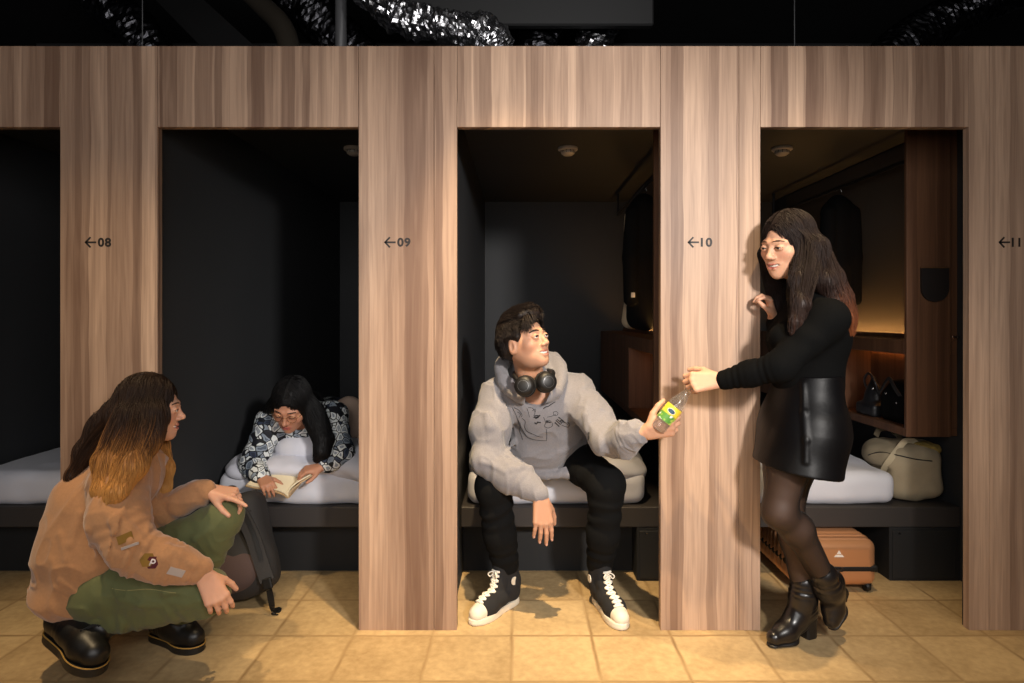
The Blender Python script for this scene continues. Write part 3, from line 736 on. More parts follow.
def long_hair(H, par, locks, ramp, base_ops=None, part=0., face_cut=((0,.105,-.012),(.060,.070,.080)), r=.0016, seed=0, vox=.0035, cap_rough=.003, capr=CAPR, drop=.32, cover=5000, shade=None):
    """parted long hair. locks: (side, y_front, y_back, guide points, radii, count); side 0 = down the back"""
    g = np.random.default_rng(seed)
    B = SDF(.02); H.ell(B, CAPC, capr, .02)
    H.ell(B, (0,-.05,-.02), (.078,.065,.075), .02)
    H.ell(B, face_cut[0], face_cut[1], .012, 's')
    allv, allq, alls, off = [], [], [], 0
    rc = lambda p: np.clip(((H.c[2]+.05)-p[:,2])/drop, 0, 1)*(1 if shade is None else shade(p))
    for side, y0, y1, guide, rad, n in locks:
        G = [np.asarray(p, float) for p in guide]; rad = np.asarray(rad, float)
        B.chain(G, list(np.maximum(rad-.010, .004)), k=.03)
        m = len(G); T = np.gradient(np.array(G), axis=0); T /= np.linalg.norm(T, axis=1)[:, None]
        rr = np.sqrt(g.random(n)); an = g.random(n)*2*pi; paths = []
        yy = y0 + (y1-y0)*g.random(n); th1 = radians(88)
        arc = []
        for j, th in enumerate(np.linspace(radians(2), th1, 6)):
            if side == 0:
                x = (g.random(n)*2-1)*.0 + np.linspace(-1,1,n)*.075*(.35+.65*j/5); yv = CAPC[1] - capr[1]*sin(th)*np.sqrt(np.clip(1-(x/capr[0])**2,.05,1)); z = CAPC[2] + capr[2]*cos(th)*np.sqrt(np.clip(1-(x/capr[0])**2*.6,.05,1)) - .01*j/5
            else:
                yv = yy - .016*j*(yy > 0)*.6; sc = np.sqrt(np.clip(1-((yv-CAPC[1])/capr[1])**2, .10, 1))
                x = part*(1-j/5) + side*(capr[0])*sin(th)*sc; z = CAPC[2] + capr[2]*cos(th)*sc
            q = np.stack([x, yv, z], 1); q = CAPC + (q-CAPC)*(1.012 + cap_rough*8*g.random((n,1)))
            arc.append(H.c + (q*H.k)@H.R.T)
        ref = H.R[:,1]
        loc = []
        for i in range(m):
            u = unit(ref - T[i]*np.dot(ref, T[i])); w = np.cross(T[i], u)
            jit = g.normal(0, .0035, (n,3))*(.4+i/m)
            if side == 0: au, aw = .5*rr*np.sin(an), np.linspace(-1,1,n)*np.sign(np.dot(w, H.R[:,0]) or 1)
            else:
                yn = (yy-(y0+y1)/2)/(abs(y1-y0)/2+1e-6); au, aw = .55*yn + .45*rr*np.sin(an), rr*np.cos(an)
            loc.append(G[i] + rad[i]*(au[:,None]*u + aw[:,None]*w) + jit)
        A = np.stack(arc + loc, 1)
        # each strand ends at its own length, curve smoothed through its control points
        L = A.shape[1]; cut = (.84 + .16*g.random(n))*(L-1)
        ss = np.linspace(0, 1, 26)[None]*cut[:, None]; i = np.minimum(ss.astype(int), L-2); f = (ss-i)[..., None]
        pad = np.concatenate([2*A[:, :1]-A[:, 1:2], A, 2*A[:, -1:]-A[:, -2:-1]], 1); rows = np.arange(n)[:, None]
        p0, p1, p2, p3 = (pad[rows, i+k] for k in range(4))
        C = .5*(2*p1 + (p2-p0)*f + (2*p0-5*p1+4*p2-p3)*f*f + (3*p1-p0-3*p2+p3)*f**3)
        for _ in range(9): C[:, 1:-1] += .5*(.5*(C[:, :-2]+C[:, 2:]) - C[:, 1:-1])
        v, q, sv = tubes(C, r, .3, g)
        allv.append(v); allq.append(q+off); alls.append(rc(v) + .07*np.repeat(g.normal(0,1,n), 26*3)); off += len(v)
    if base_ops: base_ops(B)
    B.post = lambda Q, d: d + .0022*noise(Q*V(60,60,18))
    bv, bf = B.mesh(vox)
    b = mk('hair', bv, bf, M['hair'], par, smooth=True, cols=ramp(rc(bv)*.95))
    # a cover of short strands over the whole volume
    pick = g.integers(0, len(bv), cover); rt = bv[pick] + g.normal(0,.002,(cover,3)); q = H.inv(rt)
    top = np.clip((q[:,2]-.0)/.09, 0, 1)
    d0 = np.stack([np.sign(q[:,0]-part)*top*1.6, -.45*top - .1*(q[:,1] < .0), -1 + .2*top], 1)@H.R.T
    dn = V(0,0,-1)
    v, f, sv_ = strands(B, rt, d0, .05 + .035*g.random(cover), 9, lambda p, d, s_, jr: d + .30*dn + .10*jr, off=.0008, r=r*1.05, jit=.35, seed=seed+1, taper=.1)
    zz = np.repeat(rc(rt), 30) + .05*np.repeat(g.normal(0,1,cover), 30)
    mk('hair_cover', v, f, M['hair'], b, smooth=True, cols=ramp(np.clip(zz + .12*sv_, 0, 1)))
    mk('hair_strands', np.concatenate(allv), np.concatenate(allq), M['hair'], b, smooth=True, cols=ramp(np.clip(np.concatenate(alls), 0, 1)))
    return B
def color_ramp(*stops):
    xs = [s[0] for s in stops]; cs = np.array([lin(s[1]) for s in stops])
    return lambda t: np.stack([np.interp(t, xs, cs[:,i]) for i in range(3)], 1)
def fold(C, pts, r, sink=.55):
    w = [cast(C, *p) for p in pts]; w = [q for q in w if q is not None]
    for a, b in zip(w[:-1], w[1:]):
        g = C.grad(np.array([a, b])); C.cone(a-g[0]*r*sink, b-g[1]*r*sink, r, r, k=.016)
def patch(C, px, py, poly, h, u_px, m, name, par, lift=.0):
    """flat badge laid on cloth: poly outline in metres, u_px = photo direction of its x axis"""
    c = cast(C, px, py); n = C.grad(c[None], .01)[0]
    u = cast(C, px+u_px[0]*3, py+u_px[1]*3) - c; u = unit(u - n*np.dot(u, n)); w = np.cross(n, u)
    b = MB().prism(poly, c + n*(lift-.002), u, w, n*(h+.002)); o = b.build(name, m, par); return o, (c, u, w, n)
def sph_points(n, seed=0):
    i = np.arange(n)+.5; ph = np.arccos(1-2*i/n); th = pi*(1+5**.5)*i
    return np.stack([np.cos(th)*np.sin(ph), np.sin(th)*np.sin(ph), np.cos(ph)], 1)
def skin_mat(name): return mat(name, rough=.5, attr='Col', sss=.12, spec=.35, bump=.06, bscale=240)
M['skin'] = skin_mat('skin'); M['eye'] = mat('eye', rough=.15, attr='Col'); M['lash'] = mat('lash', (14,10,9), .6)
M['teeth'] = mat('teeth', (228,220,206), .3); M['nail'] = mat('nail', (214,160,138), .3)
M['hair'] = mat('hair', rough=.55, attr='Col', spec=.3, bump=.25, bscale=160)
M['brow_brown'] = mat('brow_brown', (60,38,26), .6); M['gold'] = mat('gold_wire', (180,140,84), .25, 1.)
# ================================================================ loose things
M['canvas_bag'] = mat('beige_canvas', (172,156,128), .9, bump=.3, bscale=220, var=.08, vscale=14)
M['web'] = mat('cream_webbing', (200,184,152), .9, bump=.2, bscale=300)
M['nylon'] = mat('dark_grey_nylon', (44,42,42), .75, bump=.25, bscale=300)
M['nylon_brown'] = mat('taupe_nylon', (84,66,62), .8, bump=.25, bscale=300)
M['black_cloth'] = mat('black_wool', (14,14,15), .9, spec=.15); M['cream_cloth'] = mat('cream_cloth', (214,190,156), .9)
M['copper'] = mat('rose_gold_shell', (226,164,118), .28, .6, bump=.03, bscale=200); M['zip'] = mat('black_zip', (18,17,17), .5)
M['clear'] = mat('clear_plastic', (250,252,252), .05); 
for _m in (M['clear'],):
    _b = _m.node_tree.nodes['Principled BSDF']; _b.inputs['Transmission Weight'].default_value = .97; _b.inputs['IOR'].default_value = 1.38
def strap(pts, w, t, nrm, n=8):
    """flat webbing through pts; nrm = rough face direction"""
    c = spline(pts, n); T = np.gradient(c, axis=0); T /= np.linalg.norm(T, axis=1)[:, None]
    b = MB(); v = []
    for p, d in zip(c, T):
        u = unit(np.cross(d, nrm)); q = unit(np.cross(u, d))
        v += [p+u*w/2+q*t/2, p-u*w/2+q*t/2, p-u*w/2-q*t/2, p+u*w/2-q*t/2]
    m = len(c)
    b.add(v, [(i*4+k, i*4+(k+1) % 4, i*4+4+(k+1) % 4, i*4+4+k) for i in range(m-1) for k in range(4)] + [(0,1,2,3), (m*4-1,m*4-2,m*4-3,m*4-4)])
    return b
# ---- suitcase under the bed
def suitcase():
    x0, x1, y0, y1 = 1.190, 1.555, .315, .85; zc = .108
    t = thing('suitcase', 'rose gold hard-shell suitcase lying flat under the bed behind the standing woman', 'suitcase', ((x0+x1)/2, y0, 0))
    def shell(z0, z1, name, sgn):
        S = SDF(.01); c = V((x0+x1)/2, (y0+y1)/2, (z0+z1)/2 - sgn*.03)
        S.box(c, V((x1-x0)/2, (y1-y0)/2, (z1-z0)/2+.03), rnd=.04)
        S.box(V(c[0], c[1], zc - sgn*.1 + sgn*.006), V(.5,.5,.1), rnd=.001, k=.001, mode='s')
        def post(Q, d):
            w = np.clip((Q[:,1]-y0-.045)/.03, 0, 1)*np.clip((y1-.045-Q[:,1])/.03, 0, 1)
            return d + w*.0042*np.sin((Q[:,1]-y0)*2*pi/.042)
        S.post = post
        return S.build(name, M['copper'], t, vox=.0045)
    up = shell(zc, .230, 'upper_shell', 1); shell(.028, zc, 'lower_shell', -1)
    S = SDF(); S.box(V((x0+x1)/2,(y0+y1)/2,zc), V((x1-x0)/2+.001,(y1-y0)/2+.001,.015), rnd=.006); S.build('zip_band', M['zip'], t, vox=.005)
    for x in (x0+.035, x1-.035):
        for y in (y0+.03, y1-.03):
            w = MB().lathe([(.010,-.011),(.021,-.010),(.023,0),(.021,.010),(.010,.011)], (x,y,.0235), (1,0,0), 18).build('wheel', M['zip'], t)
            MB().box(V(x-.017,y-.012,.024), V(x+.017,y+.02,.045), .003).build('fork', M['zip'], w)
    e = MB(); o = V(1.385,y0-.0012,.176); U, W = V(1,0,0), V(0,0,1)
    for pl in ([(-.014,-.006),(-.022,-.016),(.022,-.016),(.014,-.006)], [(-.010,-.003),(0,.014),(.010,-.003)]): e.prism(pl, o, U, W, V(0,.004,0))
    M['white_mark'] = mat('white_emblem', (236,226,214), .5)
    e.build('emblem', M['white_mark'], up)
    MB().tube(spline([V(1.33,y0+.002,zc+.004), V(1.335,y0-.014,zc), V(1.39,y0-.016,zc), V(1.395,y0+.002,zc+.004)], 6), .005, 8).build('side_handle', M['zip'], t, smooth=True)
suitcase()
# ---- canvas bag on the platform
def duffel():
    t = thing('canvas_bag', 'beige canvas holdall slumped on the bed platform below the wardrobe', 'bag', (1.84,.66,.336))
    S = SDF(.06)
    S.box(V(1.862,.64,.455), V(.122,.14,.118), frame(V(.1,1,0), V(-.10,0,1)), .06); S.ell(V(1.81,.66,.528), V(.095,.115,.045), k=.10); S.ell(V(1.90,.63,.555), V(.075,.10,.045), k=.06)
    S.box(V(1.84,.64,.237), V(.4,.4,.1), rnd=.002, k=.008, mode='s'); S.box(V(2.10,.64,.4), V(.1,.4,.5), rnd=.002, k=.004, mode='s')
    S.box(V(1.535,.64,.38), V(.2,.5,.105), rnd=.01, k=.01, mode='s')
    S.post = lambda Q, d: d + .009*noise(Q*V(13,13,9) + 1.3*noise(Q*6)[:, None])
    b = S.build('bag_body', M['canvas_bag'], t, vox=.005)
    def at(px, py, o=.004): 
        w = cast(S, px, py, y0=.2); return w + V(0,-o,0) if w is not None else None
    w = [at(*q) for q in ((879,478),(885,466),(892,456),(899,447))]; w = [q for q in w if q is not None]
    strap(w + [w[-1]+V(.03,.0,.03), w[-1]+V(.085,.02,.02), w[-1]+V(.11,.03,-.02)], .026, .004, V(-.3,-1,.3)).build('handle', M['web'], t, smooth=False)
    strap([V(1.79,.75,.60), V(1.82,.77,.63), V(1.88,.78,.63), V(1.93,.77,.58)], .026, .004, V(0,-1,.3)).build('handle', M['canvas_bag'], t)
    seam = [at(*q, .0015) for q in ((868,455),(880,452),(897,455),(915,459),(932,461))]; seam = [q for q in seam if q is not None]
    MB().tube(spline(seam, 5), .0028, 6).build('zip', M['zip'], b, smooth=True)
    C = SDF(.02); C.ell(V(1.915,.565,.588), V(.05,.05,.020)); C.ell(V(1.95,.57,.575), V(.028,.05,.026)); C.post = lambda Q, d: d + .006*noise(Q*30)
    m = mat('plaid_scarf', (150,126,64), .9, var=.5, vscale=38)
    tag(C.build('scarf', m, vox=.004), 'mustard patterned scarf stuffed in the top of the beige bag', 'scarf')
duffel()
# ---- backpack standing in front of the reader's bed
def backpack():
    t = thing('backpack', 'dark grey backpack leaning on the bed behind the knee of the crouching woman', 'backpack', (-1.17,.25,0))
    ta = radians(-17); R = np.array([[cos(ta),0,sin(ta)],[0,1,0],[-sin(ta),0,cos(ta)]])
    lean = radians(-10); R = R@np.array([[1,0,0],[0,cos(lean),-sin(lean)],[0,sin(lean),cos(lean)]])
    c = V(-1.175,.27,.232); X = lambda x, y, z: c + R@V(x,y,z)
    S = SDF(.03); S.box(c, V(.13,.07,.205), R, .055); S.ell(X(0,-.02,-.10), V(.125,.085,.11), R, k=.05)
    S.box(V(c[0],c[1],-.1), V(1,1,.1005), rnd=.001, k=.004, mode='s')
    S.post = lambda Q, d: d + .006*noise(Q*V(12,12,9))
    b = S.build('pack_body', M['nylon'], t, vox=.006)
    Pk = SDF(.02); Pk.ell(X(-.01,-.075,-.095), V(.105,.035,.085), R); Pk.box(V(c[0],c[1],-.1), V(1,1,.102), rnd=.001, k=.004, mode='s'); Pk.build('front_pocket', M['nylon_brown'], t, vox=.006)
    strap([X(.02,-.08,.19), X(.07,-.10,.14), X(.105,-.105,.03), X(.115,-.10,-.08), X(.125,-.10,-.165)], .055, .010, V(.3,-1,0)).build('shoulder_strap', M['nylon'], t, smooth=False)
    strap([X(.04,-.083,.185), X(.085,-.106,.14), X(.115,-.112,.03), X(.122,-.107,-.08)], .016, .004, V(.3,-1,0)).build('webbing', M['zip'], t)
    q = X(.128,-.11,-.175); bk = MB().box(q-V(.018,.008,.022), q+V(.018,.008,.022), .004, R, q).build('buckle', M['zip'], t)
    e = P(274,611,.16); strap([q+V(.008,-.004,-.022), V(q[0]+.03,q[1]-.01,.006), V((q[0]+e[0])/2+.02,.17,.0035), V(e[0],.15,.0035)], .028, .003, V(0,0,1)).build('strap_tail', M['zip'], t)
    strap([X(-.03,0,.195), X(-.02,0,.235), X(.02,0,.235), X(.03,0,.195)], .02, .004, V(0,-1,0)).build('top_handle', M['zip'], t)
    MB().tube(spline([X(-.12,-.05,.08), X(-.06,-.077,.15), X(.03,-.08,.165), X(.10,-.06,.12)], 6), .004, 6).build('zip', M['zip'], b, smooth=True)
backpack()
# ---- clothes on the rails
def garment(x, y, zt, zb, m, lab, cat, w=.10, d=.075, sd=0, badge=None, name='hanging_coat', hem=0., band=None):
    t = thing(name, lab, cat, (x,y,zb), 'clothes on the wardrobe rails')
    S = SDF(.03); L = zt-zb
    S.chain([V(x-w*.75,y,zt-.05), V(x,y,zt-.01), V(x+w*.75,y,zt-.05)], [.028,.036,.028], k=.03)
    S.chain([V(x,y,zt-.06), V(x-.004,y,zt-L*.5), V(x-.008+hem,y,zb+.07)], [w*.95,w*1.0,w*1.02], k=.03, sq=((0,1,0),d/w))
    S.chain([V(x-w*.85,y-.03,zt-.07), V(x-w*1.02,y-.05,zt-L*.45), V(x-w*.98,y-.05,zt-L*.78)], [.042,.044,.038], k=.012)
    S.chain([V(x+w*.80,y-.02,zt-.07), V(x+w*.84,y-.04,zt-L*.45), V(x+w*.82,y-.04,zt-L*.78)], [.040,.040,.036], k=.012)
    S.post = lambda Q, d_: d_ + .008*noise(Q*V(14,14,4) + sd)
    b = S.build('cloth', m, t, vox=.007)
    if band:
        S2 = SDF(.02); S2.chain([V(x-w*.5,y-.03,zb+.01), V(x+w*.2,y-.03,zb+.015)], [.030,.032]); S2.post = lambda Q, d_: d_ + .006*noise(Q*20); S2.build('hem_lining', band, t, vox=.006)
    h = MB(); h.tube(spline([V(x,y,zt-.02), V(x,y,zt+.03), V(x+.018,y,zt+.055), V(x,y,zt+.078), V(x-.018,y,zt+.06)], 6), .0022, 6)
    h.tube([V(x-w*.8,y,zt-.035), V(x,y,zt+.012), V(x+w*.8,y,zt-.035)], .006, 8)
    h.build('hanger', M['chrome'], t, smooth=True)
    if badge:
        c = cast(S, *badge, y0=.6)
        if c is not None: MB().box(c-V(.011,.003,.014), c+V(.011,.004,.014), .002).build('badge', M['white_mark'], t)
    return t
XR = .735
garment(XR+.0, 1.28, 1.872, 1.13, M['black_cloth'], 'long black coat hanging on the rail beside the seated man', 'coat', .088, .06, 1, (633,295))
garment(XR+.0, 1.46, 1.872, 1.10, M['cream_cloth'], 'cream shirt with its hem showing behind the hanging black coat', 'shirt', .05, .045, 2, name='hanging_shirt', hem=-.045)
garment(XR+PITCH, 1.30, 1.872, 1.13, M['black_cloth'], 'black jacket hanging behind the hair of the standing woman', 'coat', .088, .07, 3, name='hanging_jacket', band=M['cream_cloth'])
# ---- dark bags in the lit niche
def niche_bags():
    M['dark_leather'] = mat('dark_grey_leather', (34,34,37), .42, bump=.15, bscale=90)
    t = thing('handbag', 'small dark grey peaked bag in the wardrobe niche', 'bag', (1.83,.86,.69), 'bags in the wardrobe niche')
    S = SDF(.02); c = V(1.84,.85,.69)
    S.chain([c+V(0,0,.03), c+V(0,.0,.10), c+V(.0,.01,.185)], [.066,.05,.014], k=.03, sq=((1,0,0),.8)); S.box(c+V(0,0,.03), V(.06,.085,.035), rnd=.02, k=.03); S.box(c-V(0,0,.099), V(.3,.3,.1), rnd=.001, k=.003, mode='s')
    S.build('bag_body', M['dark_leather'], t, vox=.005)
    MB().tube(spline([c+V(0,-.05,.10), c+V(-.03,-.06,.17), c+V(-.03,.0,.215), c+V(-.02,.06,.17), c+V(0,.05,.10)], 6), .006, 8).build('handle', M['dark_leather'], t, smooth=True)
    MB().lathe([(.0001,.003),(.006,.002),(.007,0),(.006,-.004)], c+V(-.035,-.045,.14), (-.6,-.8,0), 12).build('stud', M['chrome'], t, smooth=True)
    t = thing('camera_bag', 'round black bag with straps in the wardrobe niche', 'bag', (1.85,.64,.69), 'bags in the wardrobe niche')
    S = SDF(.02); c = V(1.855,.64,.69)
    S.box(c+V(0,0,.075), V(.062,.10,.078), rnd=.035); S.ell(c+V(0,.01,.155), V(.052,.07,.05), k=.03); S.box(c-V(0,0,.099), V(.3,.3,.1), rnd=.001, k=.003, mode='s')
    S.post = lambda Q, d: d + .004*noise(Q*24)
    S.build('bag_body', M['black_cloth'], t, vox=.005)
    strap([c+V(-.05,-.08,.12), c+V(-.062,-.04,.17), c+V(-.05,.03,.205), c+V(-.06,.09,.13)], .018, .004, V(-1,0,.4)).build('strap', M['nylon'], t)
    for dy, dz in ((-.06,.10),(.03,.135)): MB().lathe([(.0001,.003),(.006,.002),(.007,0),(.006,-.004)], c+V(-.064,dy,dz), (-1,-.3,0), 12).build('buckle', M['chrome'], t, smooth=True)
niche_bags()
# ---- the bottle between the two hands
BOT_TOP, BOT_BOT = P(692,386,-.150), P(657,429,-.135)
BOT_A = unit(BOT_TOP-BOT_BOT); BOT_L = np.linalg.norm(BOT_TOP-BOT_BOT)
def bottle():
    t = thing('plastic_bottle', 'clear plastic drink bottle with yellow and green label passed between two hands', 'bottle', BOT_BOT)
    L = BOT_L; k = .0305
    prof = [(.0001,.006),(.016,.002),(.024,0),(.0285,.004),(k,.012),(k,L*.10),(k*.96,L*.13),(k,L*.16),(k,L*.52),(k*.97,L*.56),(k*.86,L*.64),(k*.62,L*.75),(.0125,L*.84),(.0118,L*.90),(.0150,L*.905),(.0150,L*.915),(.0118,L*.92)]
    pi_ = [(max(r-.0009, .00005), h+(.0009 if i < 4 else 0)) for i, (r, h) in enumerate(prof)]
    b = MB(); n = 32
    full = prof + pi_[::-1]
    b.lathe(full, BOT_BOT, BOT_A, n); b.f = b.f[:-2]
    b.build('bottle_body', M['clear'], t, smooth=True)
    cap = MB().lathe([(.0136,L*.918),(.0142,L*.922),(.0142,L*.985),(.012,L)], BOT_BOT, BOT_A, 24).build('bottle_cap', M['white_felt_cap'], t)
    # wrap-around label
    m = bpy.data.materials.new('drink_label'); m.use_nodes = True; nt = m.node_tree; nn, l = nt.nodes, nt.links; pb = nn['Principled BSDF']; pb.inputs['Roughness'].default_value = .35
    at_ = nn.new('ShaderNodeAttribute'); at_.attribute_name = 'Col'; l.new(at_.outputs['Color'], pb.inputs['Base Color'])
    hs = np.linspace(L*.20, L*.52, 22); lb = MB(); lb.lathe([(k+.0005, h) for h in hs], BOT_BOT, BOT_A, 60); lb.f = lb.f[:-2]
    v = lb.v[0]; s = np.repeat((hs-hs[0])/(hs[-1]-hs[0]), 60); nz = noise(v*75) + .5*noise(v*150)
    cy, cg, cl, cw = (np.array(lin(*c)) for c in ((232,200,60),(84,136,58),(170,190,84),(236,236,222)))
    w = np.clip((s-.42)/.12 + .5*nz, 0, 1)[:, None]; cc = cg*(1-w) + cy*w
    m2 = np.clip((nz-.25)*6, 0, 1)[:, None]*(1-w); cc = cc*(1-m2) + cl*m2
    m3 = np.clip((-nz-.55)*6, 0, 1)[:, None]*(s < .5)[:, None]; cc = cc*(1-m3) + cw*m3
    lab = lb.build('label', m, t, smooth=True, cols=cc)
    # oval badge facing the viewer
    view = unit(V(0,-CAMD,CAMZ)-BOT_BOT); o = unit(view - BOT_A*np.dot(view, BOT_A)); sd = np.cross(BOT_A, o)
    def oval(a, b_, r, m_, nm):
        q = []; 
        for rr in (0, .5, 1):
            for j in range(20):
                an = 2*pi*j/20; x, y = rr*a*cos(an), rr*b_*sin(an); th = x/k
                q.append(BOT_BOT + BOT_A*(L*.42+y) + (k+r)*(o*cos(th) + sd*sin(th)))
        bb = MB(); bb.add(q, [(i*20+j, i*20+(j+1) % 20, i*20+20+(j+1) % 20, i*20+20+j) for i in range(2) for j in range(20)]); bb.build(nm, m_, lab)
    oval(.0155,.0095,.0009, M['white_mark'], 'badge_rim'); oval(.0135,.0078,.0013, mat('badge_blue', (40,70,96), .4), 'badge')
M['white_felt_cap'] = mat('white_cap', (232,232,228), .4)
bottle()
# ================================================================ the seated man
def make_man():
    SH_R, SH_L = V(-.095,.23,.865), V(.258,.275,.872)
    EL_R, WR_R = V(-.120,.12,.632), V(.075,.03,.518)
    EL_L, WR_L = V(.352,.06,.722), V(.452,-.105,.775)
    HIP_R, HIP_L = V(.035,.56,.575), V(.215,.56,.575)
    KN_R, KN_L = V(-.096,.125,.510), V(.352,.10,.525)
    AN_R, AN_L = V(-.050,.205,.105), V(.338,.215,.105)
    H = Head(P(525,342,.10), V(.74,-.64,.31), V(-.22,.10,1), .99)
    NB = V(.070,.245,.915)
    F = SDF(.02)
    F.ell(V(.125,.54,.60), V(.155,.12,.11), k=.03)
    F.chain([V(.12,.52,.62), V(.115,.43,.74), V(.10,.30,.84)], [.12,.125,.115], k=.05)
    F.chain([SH_R, V(.09,.27,.87), SH_L], [.045,.07,.045], k=.05)
    F.chain([SH_R, EL_R, WR_R], [.046,.038,.027], k=.02)
    F.chain([SH_L, EL_L, WR_L], [.046,.038,.027], k=.02)
    F.chain([HIP_R, KN_R, AN_R, AN_R+V(-.02,-.03,-.05)], [.075,.052,.034,.024], k=.02)
    F.chain([HIP_L, KN_L, AN_L, AN_L+V(.01,-.035,-.05)], [.075,.052,.034,.024], k=.02)
    F.chain([NB, NB+.55*(H.L(0,-.03,-.06)-NB), H.L(0,-.022,-.03)], [.056,.052,.052], k=.02)
    H.skull(F, 1.35, male=True, nose=.85, jaw=.93, open_=1.25)
    # right hand hangs relaxed over the knee, back of the hand to the viewer
    f, n = ortho(V(.10,-.10,-1), V(-.35,1,-.1))
    tr = hand(F, WR_R+V(.012,-.012,-.02), f, n, 1 if np.cross(f, n)[0] > 0 else -1, [(10,12,8),(8,12,8),(12,14,8),(14,14,8)], [(.75,.35,.55),(.9,.3,.3),(.95,.3,.1)], 1.02, .07)
    # left hand closes round the bottle
    f, n = ortho(BOT_A*.25 + V(.72,-.30,.12), V(.10,1.,.25))
    tl = hand(F, WR_L+V(.016,-.012,.002), f, n, 1 if np.cross(f, n)[2] > 0 else -1, [(38,44,30),(42,46,32),(46,48,32),(52,48,30)], [(.55,.35,.75),(.75,.5,.5),(.8,.55,.25)], 1.0, .05)
    base, lip = lin(190,142,114), lin(170,98,86)
    body = F.build('person', M['skin'], vox=.0029, col=lambda v: H.col(v, base, lip, lin(194,128,104)), org=(.12,.5,.48))
    tag(body, 'smiling man in grey hoodie and black trousers seated on the bed holding out a bottle', 'person')
    nails(body, tr[:4], [-n_ for n_ in [V(-.35,1,-.1)]*4], M['nail'], 1.1)
    M['hair_black'] = mat('hair_dark', (26,17,13), .6, bump=.3, bscale=200, spec=.3)
    H.features(body, M['hair_black'], gaze=(.15,1,.2), brow=1.25)
    # ---- hair: short, layered, swept forward
    Fh = SDF(.012)
    H.ell(Fh, (0,-.020,.042), (.082,.098,.094), .01)
    H.ell(Fh, (0,-.055,-.004), (.077,.060,.064), .02)
    H.ell(Fh, (0,.050,.098), (.062,.048,.030), .03)
    H.ell(Fh, (0,.105,.010), (.062,.062,.052), .012, 's')     # face stays free
    for x in (-1,1):
        Fh.chain([H.L(x*.070,.032,.050), H.L(x*.0715,.028,.022), H.L(x*.070,.022,.004)], [.010,.007,.005], k=.006)
        H.ell(Fh, (x*.082,-.008,-.016), (.018,.020,.032), .006, 's')
    H.ell(Fh, (-.02,.035,.118), (.050,.050,.022), .03)
    Fh.post = lambda Q, d: d + .0055*noise(Q*V(34,34,34))
    hr = Fh.build('hair', M['hair_black'], body, vox=.0028)
    pts = sph_points(5200, 3); pts = pts[(pts[:,2] > -.55)]
    q = V(0,-.020,.042) + pts*V(.086,.102,.097)
    keep = ~((q[:,1] > -.005) & (np.abs(q[:,0]) > .05) & (q[:,2] < .045)) & ~((q[:,1] > .055) & (q[:,2] < .085)) & ~((np.abs(q[:,0]) > .055) & (q[:,1] > -.035) & (q[:,2] < .040))
    q = q[keep]; pts = pts[keep]
    roots = H.c + (q*H.k)@H.R.T
    nrm = pts@H.R.T
    loc = np.stack([.30 + .9*pts[:,0]*(pts[:,2] < .5), np.where(pts[:,2] > .15, .9, .15) + 0*pts[:,0], np.where(pts[:,2] > .55, .15, -.8)], 1)
    d0 = loc@H.R.T + nrm*.28
    gz = H.R@V(.12,.25,-.5)
    def dirf(p, d, s, jr): return d + .35*gz*s + .12*jr
    v, f, sv = strands(Fh, roots, d0, .034 + .016*np.random.default_rng(2).random(len(roots)), 6, dirf, off=.002, r=.0015, jit=.4, seed=5, adhere=.45, taper=.15)
    mk('hair_strands', v, f, M['hair_black'], hr, smooth=True)
    g = np.random.default_rng(4); n = 420                      # fringe falling over the forehead
    x = g.uniform(-.047,.050,n); rt = np.stack([x*.95, .058+.012*g.random(n), .092+.012*g.random(n)-abs(x)*.25], 1)
    rts = H.c + (rt*H.k)@H.R.T
    ln = .040 + .038*np.clip((x+.012)/.06, 0, 1); d0 = np.stack([.30+5*x, .75+0*x, .42-7*np.clip(x,-.05,.06)], 1)@H.R.T
    gz2 = H.R@V(.16,-.28,-1.0)
    def dirg(p, d, s, jr): return d + .62*gz2*(.3+s) + 0.12*jr
    v, f, sv = strands(Fh, rts, d0, ln + .016*g.random(n), 8, dirg, off=.003, r=.0019, jit=.5, seed=6, adhere=0., taper=.12)
    mk('fringe', v, f, M['hair_black'], hr, smooth=True)
    # ---- hoodie
    C = SDF(.03)
    C.ell(V(.125,.50,.615), V(.195,.165,.115), k=.03)
    C.chain([V(.12,.50,.62), V(.118,.41,.72), V(.105,.305,.82)], [.165,.165,.150], k=.06, sq=((1,0,0),1.14))
    C.chain([SH_R+V(.03,0,.0), V(.09,.285,.875), SH_L+V(-.03,0,.0)], [.074,.100,.074], k=.07)
    C.chain([SH_R+V(.01,.0,-.012), SH_R+(EL_R-SH_R)*.5, EL_R], [.074,.074,.068], k=.05)
    C.chain([EL_R+V(-.004,.01,-.008), EL_R+(WR_R-EL_R)*.45+V(0,0,-.006), WR_R+(EL_R-WR_R)*.16], [.066,.064,.050], k=.03, wr=(.0022,3.,1.1))
    C.cone(WR_R+(EL_R-WR_R)*.14, WR_R+(EL_R-WR_R)*.0, .042, .039, k=.008)
    C.chain([SH_L+V(-.012,.0,-.012), SH_L+(EL_L-SH_L)*.5, EL_L], [.074,.070,.064], k=.05)
    C.chain([EL_L+V(.0,.01,-.01), EL_L+(WR_L-EL_L)*.5+V(0,0,-.012), WR_L+(EL_L-WR_L)*.20], [.062,.062,.052], k=.03, wr=(.0022,3.2,.3))
    C.cone(WR_L+(EL_L-WR_L)*.18, WR_L+(EL_L-WR_L)*.02, .043, .040, k=.008)
    C.ell(V(.085,.385,.60), V(.165,.115,.10), k=.05)
    # hem band and pocket
    C.chain([V(-.04,.335,.545), V(.03,.300,.525), V(.12,.290,.515), V(.21,.30,.525), V(.28,.345,.555)], [.018]*5, k=.02)
